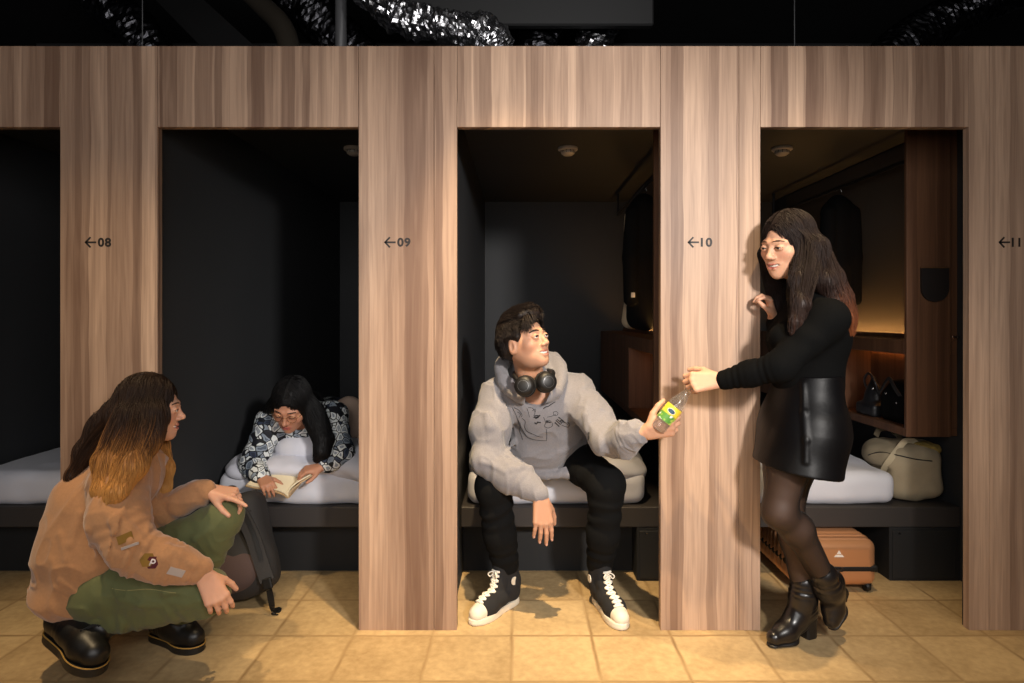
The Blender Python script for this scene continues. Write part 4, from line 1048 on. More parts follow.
    C.box(V(.12,.325,.60), V(.12,.02,.062), frame(V(0,-.86,-.3), V(0,0,1)), .014, k=.008)
    # hood lying round the neck
    hp = [V(.03,.135,.865), V(-.042,.150,.925), V(-.070,.215,.985), V(-.030,.300,1.02), V(.06,.335,1.03), V(.15,.315,1.01), V(.185,.235,.965), V(.165,.165,.905), V(.10,.125,.855)]
    C.chain(spline(hp, 3), [.024]*25, k=.022)
    C.cone(V(.05,.33,.985), V(.05,.36,.86), .085, .07, k=.05)
    C.cone(V(.065,.165,.895), H.L(0,-.02,-.05), .062, .080, k=.016, mode='s')
    C.cone(V(.065,.135,.88), V(.065,.19,.93), .040, .055, k=.02, mode='s')
    def post(Q, d):
        q = Q*V(8,8,8); return d + .0115*noise(q + 1.6*noise(q*.6)[:, None]) - .0070*(creases(Q, V(9,9,6))-.5)
    C.post = post
    for pts, r_ in (([(487,448),(497,452),(507,462)],.010), ([(483,462),(494,465),(504,472)],.009), ([(512,470),(520,466),(530,468)],.008), ([(600,425),(607,418),(610,408)],.009), ([(595,418),(600,409),(604,400)],.008),
                    ([(513,440),(508,452),(512,462)],.009), ([(587,400),(585,415),(586,430)],.009), ([(612,428),(620,424),(624,416)],.007), ([(580,440),(570,448),(560,452)],.007), ([(487,415),(490,428),(488,440)],.008)): fold(C, pts, r_)
    M['hoodie'] = mat('grey_marl_jersey', (126,122,124), .9, bump=.35, bscale=330, var=.10, vscale=220, sheen=.25)
    hd = C.build('hoodie', M['hoodie'], body, vox=.0042)
    # drawn print on the chest (thin ink lines lying on the cloth)
    pb_ = MB()
    def ink(lines, r=.0011):
        b = pb_
        for ln in lines:
            pts = spline(np.array(ln, float), 4) if len(ln) > 2 else np.array(ln, float)
            w = [cast(C, x, y, off=.0004) for x, y in pts]
            w = [q for q in w if q is not None]
            if len(w) > 1: b.tube(w, r, 5)
    M['ink'] = mat('black_ink', (24,22,24), .8)
    S = lambda x, y: (500 + x*110/1024, 385 + y*65/605)
    T = lambda *q: [S(*p) for p in q]
    ink([T((110,205),(135,250),(160,310),(185,380),(215,430),(250,480),(300,505),(360,515),(430,520)), T((130,210),(175,235),(205,280),(195,300)), T((160,250),(190,270),(180,300)),
         T((205,310),(235,340),(230,390),(250,430),(300,455),(360,480),(400,485)), T((430,410),(435,470),(432,520)), T((170,330),(190,370),(180,420),(200,470),(210,510)),
         T((250,215),(262,250),(275,300)), T((262,210),(300,215),(325,250),(315,285)), T((300,240),(330,225),(325,262)), T((405,300),(425,350),(415,385),(450,400),(490,375),(470,335),(430,330)),
         T((440,300),(480,290),(520,275)), T((495,255),(520,245),(540,262),(525,285),(500,275),(495,255)), T((560,370),(590,345),(640,375)), T((575,375),(630,395)), T((640,355),(650,370),(632,398))], .0010)
    ink([T((402,222),(425,205),(450,198),(478,178),(500,165),(515,155)), T((520,330),(560,365)), T((530,320),(572,350)), T((545,300),(590,335)), T((560,330),(640,355))], .0018)
    ink([T((318,290),(345,285),(370,290)), T((312,302),(345,300),(374,280)), T((330,312),(360,300)), T((322,350),(340,362),(350,345)), T((345,345),(380,350)), T((430,338),(455,345),(470,350)), T((432,350),(448,342)), T((512,350),(550,385))], .0024)
    pb_.build('print', M['ink'], hd)
    MB().tube(spline([cast(C, x, y, off=.0006) for x, y in ((589,432),(588,440),(586,448))], 4), .002, 5).build('pocket_stitch', M['ink'], hd)
    # ---- trousers
    T_ = SDF(.03)
    T_.ell(V(.125,.55,.575), V(.185,.14,.105), k=.03)
    T_.chain([HIP_R, KN_R+V(0,.03,0)], [.098,.074], k=.03, wr=(.003,4,.2)); T_.chain([HIP_L, KN_L+V(0,.03,0)], [.098,.074], k=.03, wr=(.003,4,1.2))
    T_.chain([KN_R+V(0,.012,-.005), KN_R+(AN_R-KN_R)*.5, AN_R+V(0,0,.068)], [.072,.063,.055], k=.03, wr=(.004,3,.5)); T_.chain([KN_L+V(0,.012,-.005), KN_L+(AN_L-KN_L)*.5, AN_L+V(0,0,.068)], [.072,.063,.055], k=.03, wr=(.004,3,2.5))
    T_.post = lambda Q, d: d + .0035*noise(Q*V(13,13,9))
    M['trousers'] = mat('black_cotton', (15,15,15), .9, bump=.2, bscale=300, spec=.12)
    T_.build('trousers', M['trousers'], body, vox=.005)
    # ---- shoes
    high_top('sneaker', body, V(-.182,.035,0), V(-.010,.255,0), AN_R)
    high_top('sneaker', body, V(.402,-.005,0), V(.335,.262,0), AN_L)
    # ---- headphones resting round the neck
    hp = thing('headphones', 'black over-ear headphones resting around the neck of the seated man', 'headphones', (.06,.12,.87))
    ca, cb = P(524.5,386,.01), P(546.5,382,.02)
    fa, fb = unit(V(-.25,-1,.15)), unit(V(.35,-1,.12))
    M['hp'] = mat('black_headphone_plastic', (13,12,13), .5); M['hpc'] = mat('black_headphone_cushion', (15,15,15), .7)
    for c, f in ((ca, fa), (cb, fb)):
        cup = MB(); cup.lathe([(.004,.026),(.026,.025),(.036,.018),(.040,.004),(.040,-.008),(.033,-.012)], c, f, 28)
        cu = cup.build('ear_cup', M['hp'], hp, smooth=True)
        MB().lathe([(.018,.0243),(.021,.0255),(.023,.0243)], c, f, 28).build('ring', M['chrome_dark'], cu, smooth=True)
        MB().lathe([(.016,-.010),(.038,-.010),(.043,-.018),(.040,-.027),(.026,-.029),(.014,-.024)], c, f, 28).build('cushion', M['hpc'], hp, smooth=True)
    band = spline([ca+V(-.022,.018,.014), ca+V(-.040,.07,.034), V(-.012,.21,.965), V(.06,.272,.985), V(.125,.22,.975), cb+V(.030,.08,.03), cb+V(.022,.018,.012)], 6)
    MB().tube(band, .0085, 8).build('headband', M['hp'], hp, smooth=True)
    return body
M['rubber'] = mat('white_rubber', (226,214,194), .55); M['canvas'] = mat('black_canvas', (27,26,27), .9, bump=.3, bscale=400)
M['lace'] = mat('white_cotton_lace', (232,224,208), .85); M['chrome_dark'] = mat('dim_chrome', (130,128,128), .3, .9)
def shoe_frame(toe, heel):
    f = unit(toe-heel); L = np.linalg.norm(toe-heel)
    return L, np.stack([f, np.cross(V(0,0,1), f), V(0,0,1)], 1)
def high_top(name, par, toe, heel, ankle):
    L, R = shoe_frame(toe, heel); O = heel; k = L/.28
    X = lambda x, y, z: O + R@V(x*L, y*k, z*k)
    ax, ay = np.dot(ankle-O, R[:,0])/L, np.dot(ankle-O, R[:,1])/k
    U = SDF(.02)
    U.chain([X(.13,0,.055), X(.40,0,.058), X(.66,.003,.046), X(.88,.003,.036)], [.036*k,.037*k,.040*k,.031*k], k=.03)
    U.chain([X(.14,0,.055), X(.15+.2*(ax-.15),ay*.4,.10), X(ax+.02,ay,.175)], [.038*k,.046*k,.050*k], k=.025)
    U.chain([X(.46,0,.070), X(ax+.17,ay*.6,.115), X(ax+.135,ay,.195)], [.024*k,.027*k,.026*k], k=.02)
    U.box(X(.5,0,-.03), V(L*.7,.1,.045), R, .002, k=.002, mode='s')
    up = U.build(name, M['canvas'], par, vox=.003)
    # rubber sole follows the foot outline
    out = [(0,.0),(.02,.022),(.10,.034),(.28,.036),(.45,.037),(.62,.045),(.76,.046),(.90,.036),(.985,.016),(1.0,0)]
    pl = [(a*L, b*k) for a, b in out] + [(a*L, -b*k*.95) for a, b in out[-2:0:-1]]
    pl = spline(np.array(pl + [pl[0]]), 4)[:-1]
    b = MB(); n = len(pl); prof = [(.97,.0005),(1.01,.004),(1.02,.010),(1.01,.021),(.98,.025)]
    cx = np.array(pl).mean(0); v = []
    for s_, z in prof: v += [O + R@V(*((p-cx)*s_+cx), z*k*1.05) for p in pl]
    fs = [(i*n+j, i*n+(j+1) % n, (i+1)*n+(j+1) % n, (i+1)*n+j) for i in range(len(prof)-1) for j in range(n)]
    b.add(v, fs + [tuple(range(n))[::-1], tuple((len(prof)-1)*n+j for j in range(n))])
    b.build('sole', M['rubber'], up)
    C = SDF(.01); C.chain([X(.70,.003,.044), X(.88,.003,.036)], [.0412*k,.0332*k], k=.02)
    C.box(X(.40,0,.05), V(.40*L,.1,.12), R, .004, k=.004, mode='s'); C.box(X(.5,0,-.05), V(L,.1,.066), R, .002, k=.002, mode='s')
    C.build('toe_cap', M['rubber'], up, vox=.0028)
    # laces zigzag up the throat
    b = MB(); off = .0022
    def top(x, y):            # upper surface at (x,y) of the shoe
        zz = np.linspace(.20, .02, 140); q = np.array([X(x, y, z) for z in zz]); d = U.ev(q, .2)
        h = np.nonzero(d < .0008)[0]; return q[h[0]] if len(h) else None
    def top2(s, y):           # s: 0 toe end of the throat .. 1 top of the shaft (walk in from the front)
        o = X(.74 - .34*s, y, .045 + .125*s); d = R@unit(V(-1,0,-.9 + .80*s))
        t = 0
        o = o - d*.05
        for _ in range(90):
            x = U.ev((o+d*t)[None], .3)[0]
            if x < .0008: break
            t += x*.7
            if t > .2: return None
        return o + d*t - d*off
    rows = np.linspace(.05, .95, 8)
    for i, s in enumerate(rows):
        l = [top2(s, y) for y in np.linspace(-.019,.019,7)]; l = [q for q in l if q is not None]
        if len(l) > 2: b.tube(l, .0044*k, 6)
        if i+1 < len(rows):
            for sg in (1,-1):
                l = [top2(s + (rows[i+1]-s)*t, sg*(-.019+.038*t)) for t in np.linspace(0,1,6)]; l = [q for q in l if q is not None]
                if len(l) > 2: b.tube(l, .0038*k, 6)
    tp = top2(.9, 0)
    if tp is not None:
        for sg in (1,-1):
            b.tube(spline([tp, tp+R@V(.010,sg*.010,.006), tp+R@V(.016,sg*.022,-.004), tp+R@V(.012,sg*.016,-.014), tp+R@V(.004,sg*.004,-.003)], 5), .0026*k, 6)
    if b.v: b.build('laces', M['lace'], up, smooth=True)
    # round ankle patch on the inner side
    sg = 1 if ankle[0] < .1 else -1
    sg = np.sign(np.dot(V(.145,.1,.1)-ankle, R[:,1]))
    o = X(ax+.02, sg*.09, .118); d = -R[:,1]*sg; t = 0
    for _ in range(60):
        x = U.ev((o+d*t)[None], .3)[0]; t += x*.8
        if x < .0008: break
    MB().lathe([(.0165*k,-.002),(.0165*k,.0016),(.0001,.0018)], o+d*t, -d, 20).build('ankle_patch', M['rubber'], up)
    return up
# ================================================================ the reading woman
def pattern_mat():
    m = bpy.data.materials.new('printed_blouse'); m.use_nodes = True; nt = m.node_tree; n, l = nt.nodes, nt.links; b = n['Principled BSDF']
    tc = n.new('ShaderNodeTexCoord'); nz = n.new('ShaderNodeTexNoise'); nz.inputs['Scale'].default_value = 14; l.new(tc.outputs['Object'], nz.inputs['Vector'])
    sc_ = n.new('ShaderNodeVectorMath'); sc_.operation = 'SCALE'; sc_.inputs['Scale'].default_value = .05; l.new(nz.outputs['Color'], sc_.inputs[0])
    ad = n.new('ShaderNodeVectorMath'); l.new(tc.outputs['Object'], ad.inputs[0]); l.new(sc_.outputs[0], ad.inputs[1])
    v1 = n.new('ShaderNodeTexVoronoi'); v1.feature = 'DISTANCE_TO_EDGE'; v1.inputs['Scale'].default_value = 33; l.new(ad.outputs[0], v1.inputs['Vector'])
    v2 = n.new('ShaderNodeTexVoronoi'); v2.inputs['Scale'].default_value = 33; l.new(ad.outputs[0], v2.inputs['Vector'])
    r = n.new('ShaderNodeValToRGB'); e = r.color_ramp.elements; e[0].position = .0; e[0].color = (*lin(14,16,28),1); e[1].position = 1; e[1].color = (*lin(236,238,238),1)
    for p_, c in ((.055,(14,16,28)),(.075,(236,238,238)),(.24,(230,232,234)),(.27,(130,140,156)),(.42,(168,172,176))): q = e.new(p_); q.color = (*lin(c),1)
    l.new(v1.outputs['Distance'], r.inputs[0])
    sv = n.new('ShaderNodeSeparateColor'); l.new(v2.outputs['Color'], sv.inputs[0])
    r2 = n.new('ShaderNodeValToRGB'); e = r2.color_ramp.elements; r2.color_ramp.interpolation = 'CONSTANT'
    e[0].position = 0; e[0].color = (*lin(18,20,34),1); e[1].position = .10; e[1].color = (*lin(244,246,244),1); q = e.new(.74); q.color = (*lin(150,160,172),1); q = e.new(.92); q.color = (*lin(60,70,92),1)
    l.new(sv.outputs[0], r2.inputs[0])
    mx = n.new('ShaderNodeMix'); mx.data_type = 'RGBA'; mx.blend_type = 'MULTIPLY'; mx.inputs[0].default_value = 1; l.new(r.outputs[0], mx.inputs[6]); l.new(r2.outputs[0], mx.inputs[7])
    l.new(mx.outputs[2], b.inputs['Base Color']); b.inputs['Roughness'].default_value = .7
    return m
def make_reader():
    H = Head(P(291.5,405,.46), V(-.03,-.87,-.50), V(.10,-.42,.88), .97)
    NB = P(303,420,.60); CH_ = P(303,428,.72)
    SH_R, SH_L = P(270,424,.60), P(333,416,.60)
    EL_R, EL_L = P(254,464,.50), P(341,455,.50)
    WR_R, WR_L = P(261,477,.405), P(324,466,.44)
    F = SDF(.02)
    F.chain([NB, CH_, V(-1.10,1.05,.60), V(-1.10,1.35,.58)], [.052,.11,.115,.13], k=.05)
    F.chain([SH_R, NB+V(0,.03,-.01), SH_L], [.042,.06,.042], k=.05)
    F.chain([SH_R, EL_R, WR_R], [.040,.033,.024], k=.02); F.chain([SH_L, EL_L, WR_L], [.040,.033,.024], k=.02)
    F.chain([V(-1.18,1.38,.57), V(-1.17,1.80,.56), V(-1.15,2.2,.56)], [.075,.055,.038], k=.02); F.chain([V(-1.02,1.38,.57), V(-.98,1.80,.56), V(-.96,2.2,.56)], [.075,.055,.038], k=.02)
    F.chain([NB, H.L(0,-.02,-.03)], [.05,.046], k=.02)
    H.skull(F, .2, nose=1.05, open_=.35)
    f, n = ortho(V(.55,-.62,-.22), V(.15,.35,-1.))
    hand(F, WR_R+f*.012, f, n, 1 if np.cross(f, n)[0] > 0 else -1, [(30,40,20),(34,44,24),(36,46,24),(38,44,24)], [(.6,.3,.75),(.8,.35,.45),(.9,.3,.2)], .76, .05)
    f, n = ortho(V(-.85,-.42,-.12), V(-.10,.30,-1.))
    hand(F, WR_L+f*.012, f, n, 1 if np.cross(f, n)[0] > 0 else -1, [(26,36,18),(30,40,22),(32,42,22),(34,42,22)], [(.6,.3,.75),(.8,.35,.45),(.9,.3,.2)], .76, .05)
    base, lip = lin(186,132,104), lin(164,84,80)
    M['skin_brown'] = skin_mat('skin_brown')
    body = F.build('person', M['skin_brown'], vox=.0028, col=lambda v: H.col(v, base, lip, lin(188,122,98)), org=(-.93,1.1,.5))
    tag(body, 'woman with black hair and glasses lying on the bed reading an open book', 'person')
    M['brow_black'] = mat('brow_black', (22,16,14), .6)
    H.features(body, M['brow_black'], gaze=(0,.8,-.5), teeth=False, eyes=False, brow=.9)
    # glasses
    g = MB(); L = H.L
    for x in (-1, 1):
        g.tube([L(x*.033+.021*cos(a), .098-.004*abs(cos(a))*(1 if x*cos(a) > 0 else .3), -.004+.019*sin(a)) for a in np.linspace(0, 2*pi, 25)], .0010, 6, caps=False)
        g.tube([L(x*.054,.094,.0), L(x*.070,.060,.004), L(x*.080,-.002,.004)], .0010, 6)
    g.tube([L(-.012,.099,.0), L(0,.103,.004), L(.012,.099,.0)], .0010, 6)
    gl = g.build('glasses', M['gold'], body, smooth=True)
    ramp = color_ramp((0,(12,11,12)),(1,(16,14,15)))
    M['hair_blk'] = M['hair']
    right = [H.L(-.082,-.005,-.02), P(318,425,.47), P(324,440,.45), P(322,452,.43), P(316,460,.42)]
    left = [H.L(.082,-.03,-.02), P(266,412,.58), P(272,424,.62)]
    back = [H.L(0,-.10,-.03), P(312,402,.66), P(318,418,.66), P(324,436,.60)]
    long_hair(H, body, [(-1,.070,-.04,right,[.060,.050,.046,.038,.016],1500), (1,.066,-.06,left,[.040,.022,.008],500), (0,0,0,back,[.06,.055,.045,.02],900)], ramp,
        face_cut=((0,.104,-.030),(.060,.066,.088)), r=.0012, seed=8, part=.004)
    # printed blouse
    C = SDF(.04)
    C.chain([NB+V(0,.03,-.02), CH_, V(-1.10,1.05,.60), V(-1.10,1.30,.585)], [.085,.128,.130,.14], k=.05)
    C.chain([SH_R, NB+V(0,.03,-.01), SH_L], [.066,.085,.066], k=.05)
    C.chain([SH_R, EL_R, EL_R+(WR_R-EL_R)*.86], [.066,.060,.043], k=.03, wr=(.003,3,.3)); C.chain([SH_L, EL_L, EL_L+(WR_L-EL_L)*.80], [.066,.060,.042], k=.03, wr=(.003,3,.9))
    C.cone(NB, H.L(0,-.02,-.05), .05, .07, k=.015, mode='s')
    C.post = lambda Q, d: d + .006*noise(Q*V(13,13,13) + noise(Q*6)[:, None])
    bl = C.build('blouse', pattern_mat(), body, vox=.0046)
    T_ = SDF(.03)
    T_.ell(V(-1.10,1.36,.575), V(.19,.2,.13)); T_.chain([V(-1.18,1.38,.57), V(-1.17,1.80,.56), V(-1.15,2.16,.56)], [.095,.075,.055], k=.03); T_.chain([V(-1.02,1.38,.57), V(-.98,1.80,.56), V(-.96,2.16,.56)], [.095,.075,.055], k=.03)
    T_.build('trousers', M['trousers2'], body, vox=.010)
    # open book
    book_y = .385
    s0 = P(288,497,.34); hl = P(247,485,.36); hr = P(314,472,.40)      # spine foot, left and right outer corners (near edge)
    t = thing('open_book', 'open paperback with cream pages held in the hands of the reading woman', 'book', (s0+hl)/2)
    M['paper'] = mat('cream_paper', (236,222,190), .8); M['cover'] = mat('book_cover', (190,160,120), .6)
    up = unit(V(.10,.96,.26)); Hh = .16
    def leafs(p_out, bulge, name, m, off, grow=0.):
        ss = np.linspace(0, 1, 12); G = np.zeros((12, 2, 3))
        d = p_out - s0; nrm = unit(np.cross(d, up)); nrm = nrm if nrm[2] > 0 else -nrm
        for i, s in enumerate(ss):
            c = s0 + d*s*(1+grow) + nrm*(bulge*sin(pi*min(1, s*1.15)**.6) + off)
            G[i,0] = c - up*grow*.1; G[i,1] = c + up*(Hh + grow*.1)
        b = MB(); b.grid(G); G2 = G - nrm*.0045; b.grid(G2[::-1])
        n_ = 24
        ring = [(0,0),(0,1)]
        for i in range(11):
            for j in (0,1): b.add([G[i,j], G[i+1,j], G2[i+1,j], G2[i,j]], [(0,1,2,3)])
        b.add([G[11,0],G[11,1],G2[11,1],G2[11,0]], [(0,1,2,3)])
        return b.build(name, m, t)
    leafs(hl, .016, 'page_block', M['paper'], .004); leafs(hr, .020, 'page_block', M['paper'], .004)
    leafs(hl, .013, 'cover', M['cover'], -.003, .03); leafs(hr, .016, 'cover', M['cover'], -.003, .03)
    return body
M['trousers2'] = mat('dark_leisure_cotton', (40,40,46), .85)
# ================================================================ the crouching woman
M['skin_pale'] = skin_mat('skin_pale')
def boot(name, par, toe, heel, ankle, shaft_top, m, sole_m, up=(0,0,1), L0=.26, welt=None, heelh=.022, rs=.044):
    f = unit(toe-heel); L = np.linalg.norm(toe-heel); u = np.asarray(up, float); u = unit(u - f*np.dot(u, f)); R = np.stack([f, np.cross(u, f), u], 1); k = L/L0
    X = lambda x, y, z: heel + R@V(x*L, y*k, z*k)
    U = SDF(.02)
    U.chain([X(.14,0,.062), X(.42,0,.062), X(.68,0,.052), X(.86,0,.049)], [.037*k,.038*k,.042*k,.037*k], k=.03)
    U.chain([X(.16,0,.07), ankle, shaft_top], [.038*k, rs*k, (rs+.005)*k], k=.03, wr=(.002,4,1.))
    U.box(X(.5,0,-.04), V(L,.15,.062), R, .002, k=.002, mode='s')
    o = U.build(name, m, par, vox=.0035)
    out = [(0,0),(.02,.022),(.10,.034),(.30,.035),(.48,.037),(.66,.047),(.80,.046),(.92,.034),(.985,.016),(1,0)]
    pl = [(a*L, b*k) for a, b in out] + [(a*L, -b*k) for a, b in out[-2:0:-1]]
    pl = spline(np.array(pl + [pl[0]]), 4)[:-1]; cx = pl.mean(0); n = len(pl); b = MB(); v = []
    for s_, z in ((.99,0),(1.02,.004),(1.02,heelh),(.98,heelh+.003)): v += [heel + R@V(*((p-cx)*s_+cx), z*k) for p in pl]
    b.add(v, [(i*n+j, i*n+(j+1) % n, (i+1)*n+(j+1) % n, (i+1)*n+j) for i in range(3) for j in range(n)] + [tuple(range(n))[::-1], tuple(3*n+j for j in range(n))])
    b.build('sole', sole_m, o)
    if welt is not None:
        b = MB(); w = [heel + R@V(*((p-cx)*1.01+cx), (heelh+.004)*k) for p in np.vstack([pl, pl[:1]])]; b.tube(w, .0022, 6); b.build('welt_stitch', welt, o)
    # laces across the instep
    b = MB()
    for s in np.linspace(.0,1,6):
        a0 = X(.62,0,.085) + (shaft_top + (X(.3,0,0)-X(.16,0,0)) - X(.62,0,.085))*s
        l = []
        for y in np.linspace(-.02,.02,6):
            o_ = X(.95,y,.20) + (shaft_top-ankle)*.6*s; d = unit(a0 + R[:,1]*y*k - o_); t = 0
            for _ in range(60):
                x = U.ev((o_+d*t)[None], .3)[0]
                if x < .0008 or t > .5: break
                t += x*.8
            if t < .5: l.append(o_ + d*t - d*.001)
        if len(l) > 3: b.tube(l, .0023, 6)
    if b.v and welt is not None: b.build('laces', M['lash'], o, smooth=True)
    return U, o
def make_squat():
    NB = P(131,450,-.235); CH_ = P(100,505,-.245); WA = P(97,550,-.25); PE = P(98,578,-.25)
    SH_N, SH_F = P(116,480,-.36), P(140,470,-.11)
    EL_N, WR_N = P(130,546,-.43), P(203,573,-.40)
    EL_F, WR_F = P(152,516,-.12), P(208,490,-.13)
    HP_N, HP_F = P(104,590,-.32), P(108,586,-.18)
    KN_N, KN_F = P(208,592,-.33), P(224,518,-.12)
    AN_N, AN_F = P(100,617,-.335), P(176,625,-.12)
    H = Head(P(151,409,-.22), V(.93,.33,-.03), V(.06,0,1), .95)
    F = SDF(.02)
    F.chain([NB, CH_, WA, PE], [.055,.11,.12,.13], k=.05)
    F.chain([SH_N, .5*(SH_N+SH_F)+V(0,0,.02), SH_F], [.042,.06,.042], k=.05)
    F.chain([SH_N, EL_N, WR_N], [.040,.034,.024], k=.02); F.chain([SH_F, EL_F, WR_F], [.040,.034,.024], k=.02)
    F.chain([HP_N, KN_N, AN_N, AN_N+V(-.04,0,-.06)], [.075,.05,.035,.03], k=.02); F.chain([HP_F, KN_F, AN_F, AN_F+V(.05,0,-.04)], [.075,.05,.035,.03], k=.02)
    F.chain([NB, .5*(NB+H.L(0,-.03,-.07)), H.L(0,-.02,-.03)], [.05,.046,.046], k=.02)
    H.skull(F, .85, nose=1.0, open_=1.1)
    f, n = ortho(P(221,606,-.40)-WR_N, V(-.5,.8,-.35))
    hand(F, WR_N+f*.012, f, n, 1 if np.dot(np.cross(f, n), V(0,.6,1)) > 0 else -1, [(22,26,14),(26,28,14),(28,30,15),(30,30,15)], [(.7,.4,.6),(.8,.45,.4),(.85,.4,.2)], .95, .06)
    f, n = ortho(V(1,-.12,-.12), V(-.15,.25,-1.))
    hand(F, WR_F+f*.012, f, n, 1 if np.cross(f, n)[1] < 0 else -1, [(8,8,6),(40,45,25),(52,55,30),(58,55,30)], [(.75,.5,.4),(.8,.55,.25),(.85,.5,.1)], .95, .05)
    base, lip = lin(212,160,132), lin(196,112,100)
    body = F.build('person', M['skin_pale'], vox=.0027, col=lambda v: H.col(v, base, lip, lin(224,150,124)), org=(PE[0], PE[1], 0))
    tag(body, 'woman with long brown and blonde hair crouching in tan sweatshirt and green trousers', 'person')
    H.features(body, M['brow_brown'], gaze=(-.1,1,0), teeth=True)
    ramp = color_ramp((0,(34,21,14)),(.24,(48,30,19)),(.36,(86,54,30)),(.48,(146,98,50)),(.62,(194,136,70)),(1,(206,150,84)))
    near = [H.L(.078,.010,-.020), P(145,438,-.33), P(131,466,-.40), P(116,492,-.45), P(103,514,-.47)]
    near2 = [H.L(.074,-.055,-.02), P(118,440,-.33), P(106,462,-.385), P(101,490,-.43), P(104,512,-.455)]
    back = [H.L(0,-.108,-.02), P(104,428,-.25), P(88,452,-.27), P(74,476,-.30), P(64,492,-.31)]
    far = [H.L(-.074,-.02,-.03), P(160,445,-.13), P(166,468,-.12), P(165,488,-.13), P(160,502,-.14)]
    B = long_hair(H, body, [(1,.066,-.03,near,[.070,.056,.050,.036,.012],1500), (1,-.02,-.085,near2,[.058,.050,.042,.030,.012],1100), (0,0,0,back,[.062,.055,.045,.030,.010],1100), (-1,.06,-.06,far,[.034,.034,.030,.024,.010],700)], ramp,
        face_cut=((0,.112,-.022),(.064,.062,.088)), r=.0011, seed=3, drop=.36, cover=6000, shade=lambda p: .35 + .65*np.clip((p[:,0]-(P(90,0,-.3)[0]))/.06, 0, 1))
    # sweatshirt
    C = SDF(.04)
    C.chain([NB+V(-.01,0,-.04), CH_, WA, PE+V(-.005,0,.0)], [.088,.134,.160,.152], k=.06)
    C.chain([SH_N+V(.01,.03,0), .5*(SH_N+SH_F), SH_F], [.080,.095,.078], k=.05)
    C.chain([SH_N, SH_N+(EL_N-SH_N)*.55+V(-.01,-.01,0), EL_N], [.078,.080,.072], k=.05, wr=(.003,2.6,.6))
    C.chain([EL_N, EL_N+(WR_N-EL_N)*.4+V(.0,0,-.006), EL_N+(WR_N-EL_N)*.74], [.066,.058,.046], k=.04, wr=(.004,3.4,1.9))
    C.cone(EL_N+(WR_N-EL_N)*.80, EL_N+(WR_N-EL_N)*.93, .040, .036, k=.010)
    C.chain([SH_F, EL_F, EL_F+(WR_F-EL_F)*.8], [.078,.072,.052], k=.04, wr=(.004,3,.4))
    C.cone(EL_F+(WR_F-EL_F)*.82, EL_F+(WR_F-EL_F)*.97, .042, .038, k=.008)
    C.ell(P(80,588,-.25), V(.115,.17,.075), k=.05)
    C.cone(NB+V(0,0,-.03), H.L(0,-.02,-.05), .05, .07, k=.015, mode='s')
    def post(Q, d): return d + .014*noise(Q*V(7,7,5) + 1.5*noise(Q*4)[:, None]) - .0080*(creases(Q, V(8,8,6), 3.)-.5)
    C.post = post
    for pts, r_ in (([(95,500),(88,530),(98,560)],.013), ([(80,515),(70,545),(72,575)],.013), ([(60,535),(66,560),(84,580)],.011), ([(120,515),(128,530),(140,538)],.012), ([(118,530),(130,542),(146,545)],.010), ([(168,548),(180,556),(194,566)],.010), ([(160,556),(176,566),(186,578)],.008),
                    ([(110,480),(104,500),(112,522)],.010), ([(52,560),(60,580),(80,592)],.010), ([(165,500),(180,492),(196,486)],.009)): fold(C, pts, r_)
    M['tan'] = mat('tan_fleece', (172,124,84), .92, bump=.14, bscale=420, sheen=.3, var=.06, vscale=120)
    sw = C.build('sweatshirt', M['tan'], body, vox=.0046)
    M['maroon'] = mat('maroon_felt', (84,22,30), .85); M['mustard'] = mat('mustard_felt', (128,94,30), .85); M['white_felt'] = mat('white_felt', (226,214,214), .85); M['grey_felt'] = mat('grey_felt', (176,160,150), .85)
    hexa = lambda r, n=6, a0=0: [(r*cos(a0+2*pi*k/n), r*sin(a0+2*pi*k/n)) for k in range(n)]
    patch(C, 147.5, 560, hexa(.022,6,.3), .001, (1,.30), M['mustard'], 'sleeve_badge', sw)
    o, (c, u, w, n) = patch(C, 152.5, 562.5, hexa(.020,6,.3), .0016, (1,.30), M['maroon'], 'sleeve_badge', sw)
    b = MB(); q = lambda pts, r: b.tube([c + n*.0026 + (u*a + w*bb)*.8 for a, bb in pts], r, 6)
    q([(-.005,-.012),(-.005,.012)], .0022); q([(-.005,.011)] + [(.001+.0075*cos(t), .005+.0065*sin(t)) for t in np.linspace(pi/2,-pi/2,8)] + [(-.005,-.0015)], .0022)
    b.build('letter', M['white_felt'], o, smooth=True)
    patch(C, 176, 572, [(-.024,-.011),(.022,-.013),(.025,.009),(-.020,.013)], .001, (1,.2), M['grey_felt'], 'sleeve_badge', sw)
    patch(C, 125, 538, [(-.022,-.012),(.020,-.014),(.022,.012),(-.020,.013)], .001, (1,-.45), M['mustard'], 'sleeve_badge', sw)
    patch(C, 130, 546, [(-.024,-.004),(.024,-.004),(.024,.004),(-.024,.004)], .001, (1,-.45), M['grey_felt'], 'sleeve_badge', sw)
    # trousers
    T_ = SDF(.03)
    T_.ell(P(106,586,-.25), V(.13,.15,.10), k=.03)
    T_.chain([HP_N, HP_N+(KN_N-HP_N)*.5+V(0,0,.012), KN_N], [.098,.092,.072], k=.03, wr=(.003,3,.3)); T_.chain([HP_F, HP_F+(KN_F-HP_F)*.5, KN_F], [.095,.088,.070], k=.03, wr=(.003,3,1.))
    T_.chain([KN_N+V(-.012,0,-.01), KN_N+(AN_N-KN_N)*.5+V(0,0,-.006), AN_N+(KN_N-AN_N)*.08], [.070,.068,.062], k=.012, wr=(.0035,3.5,1.5)); T_.chain([KN_F, KN_F+(AN_F-KN_F)*.5, AN_F+(KN_F-AN_F)*.15], [.066,.060,.054], k=.02, wr=(.003,3,.6))
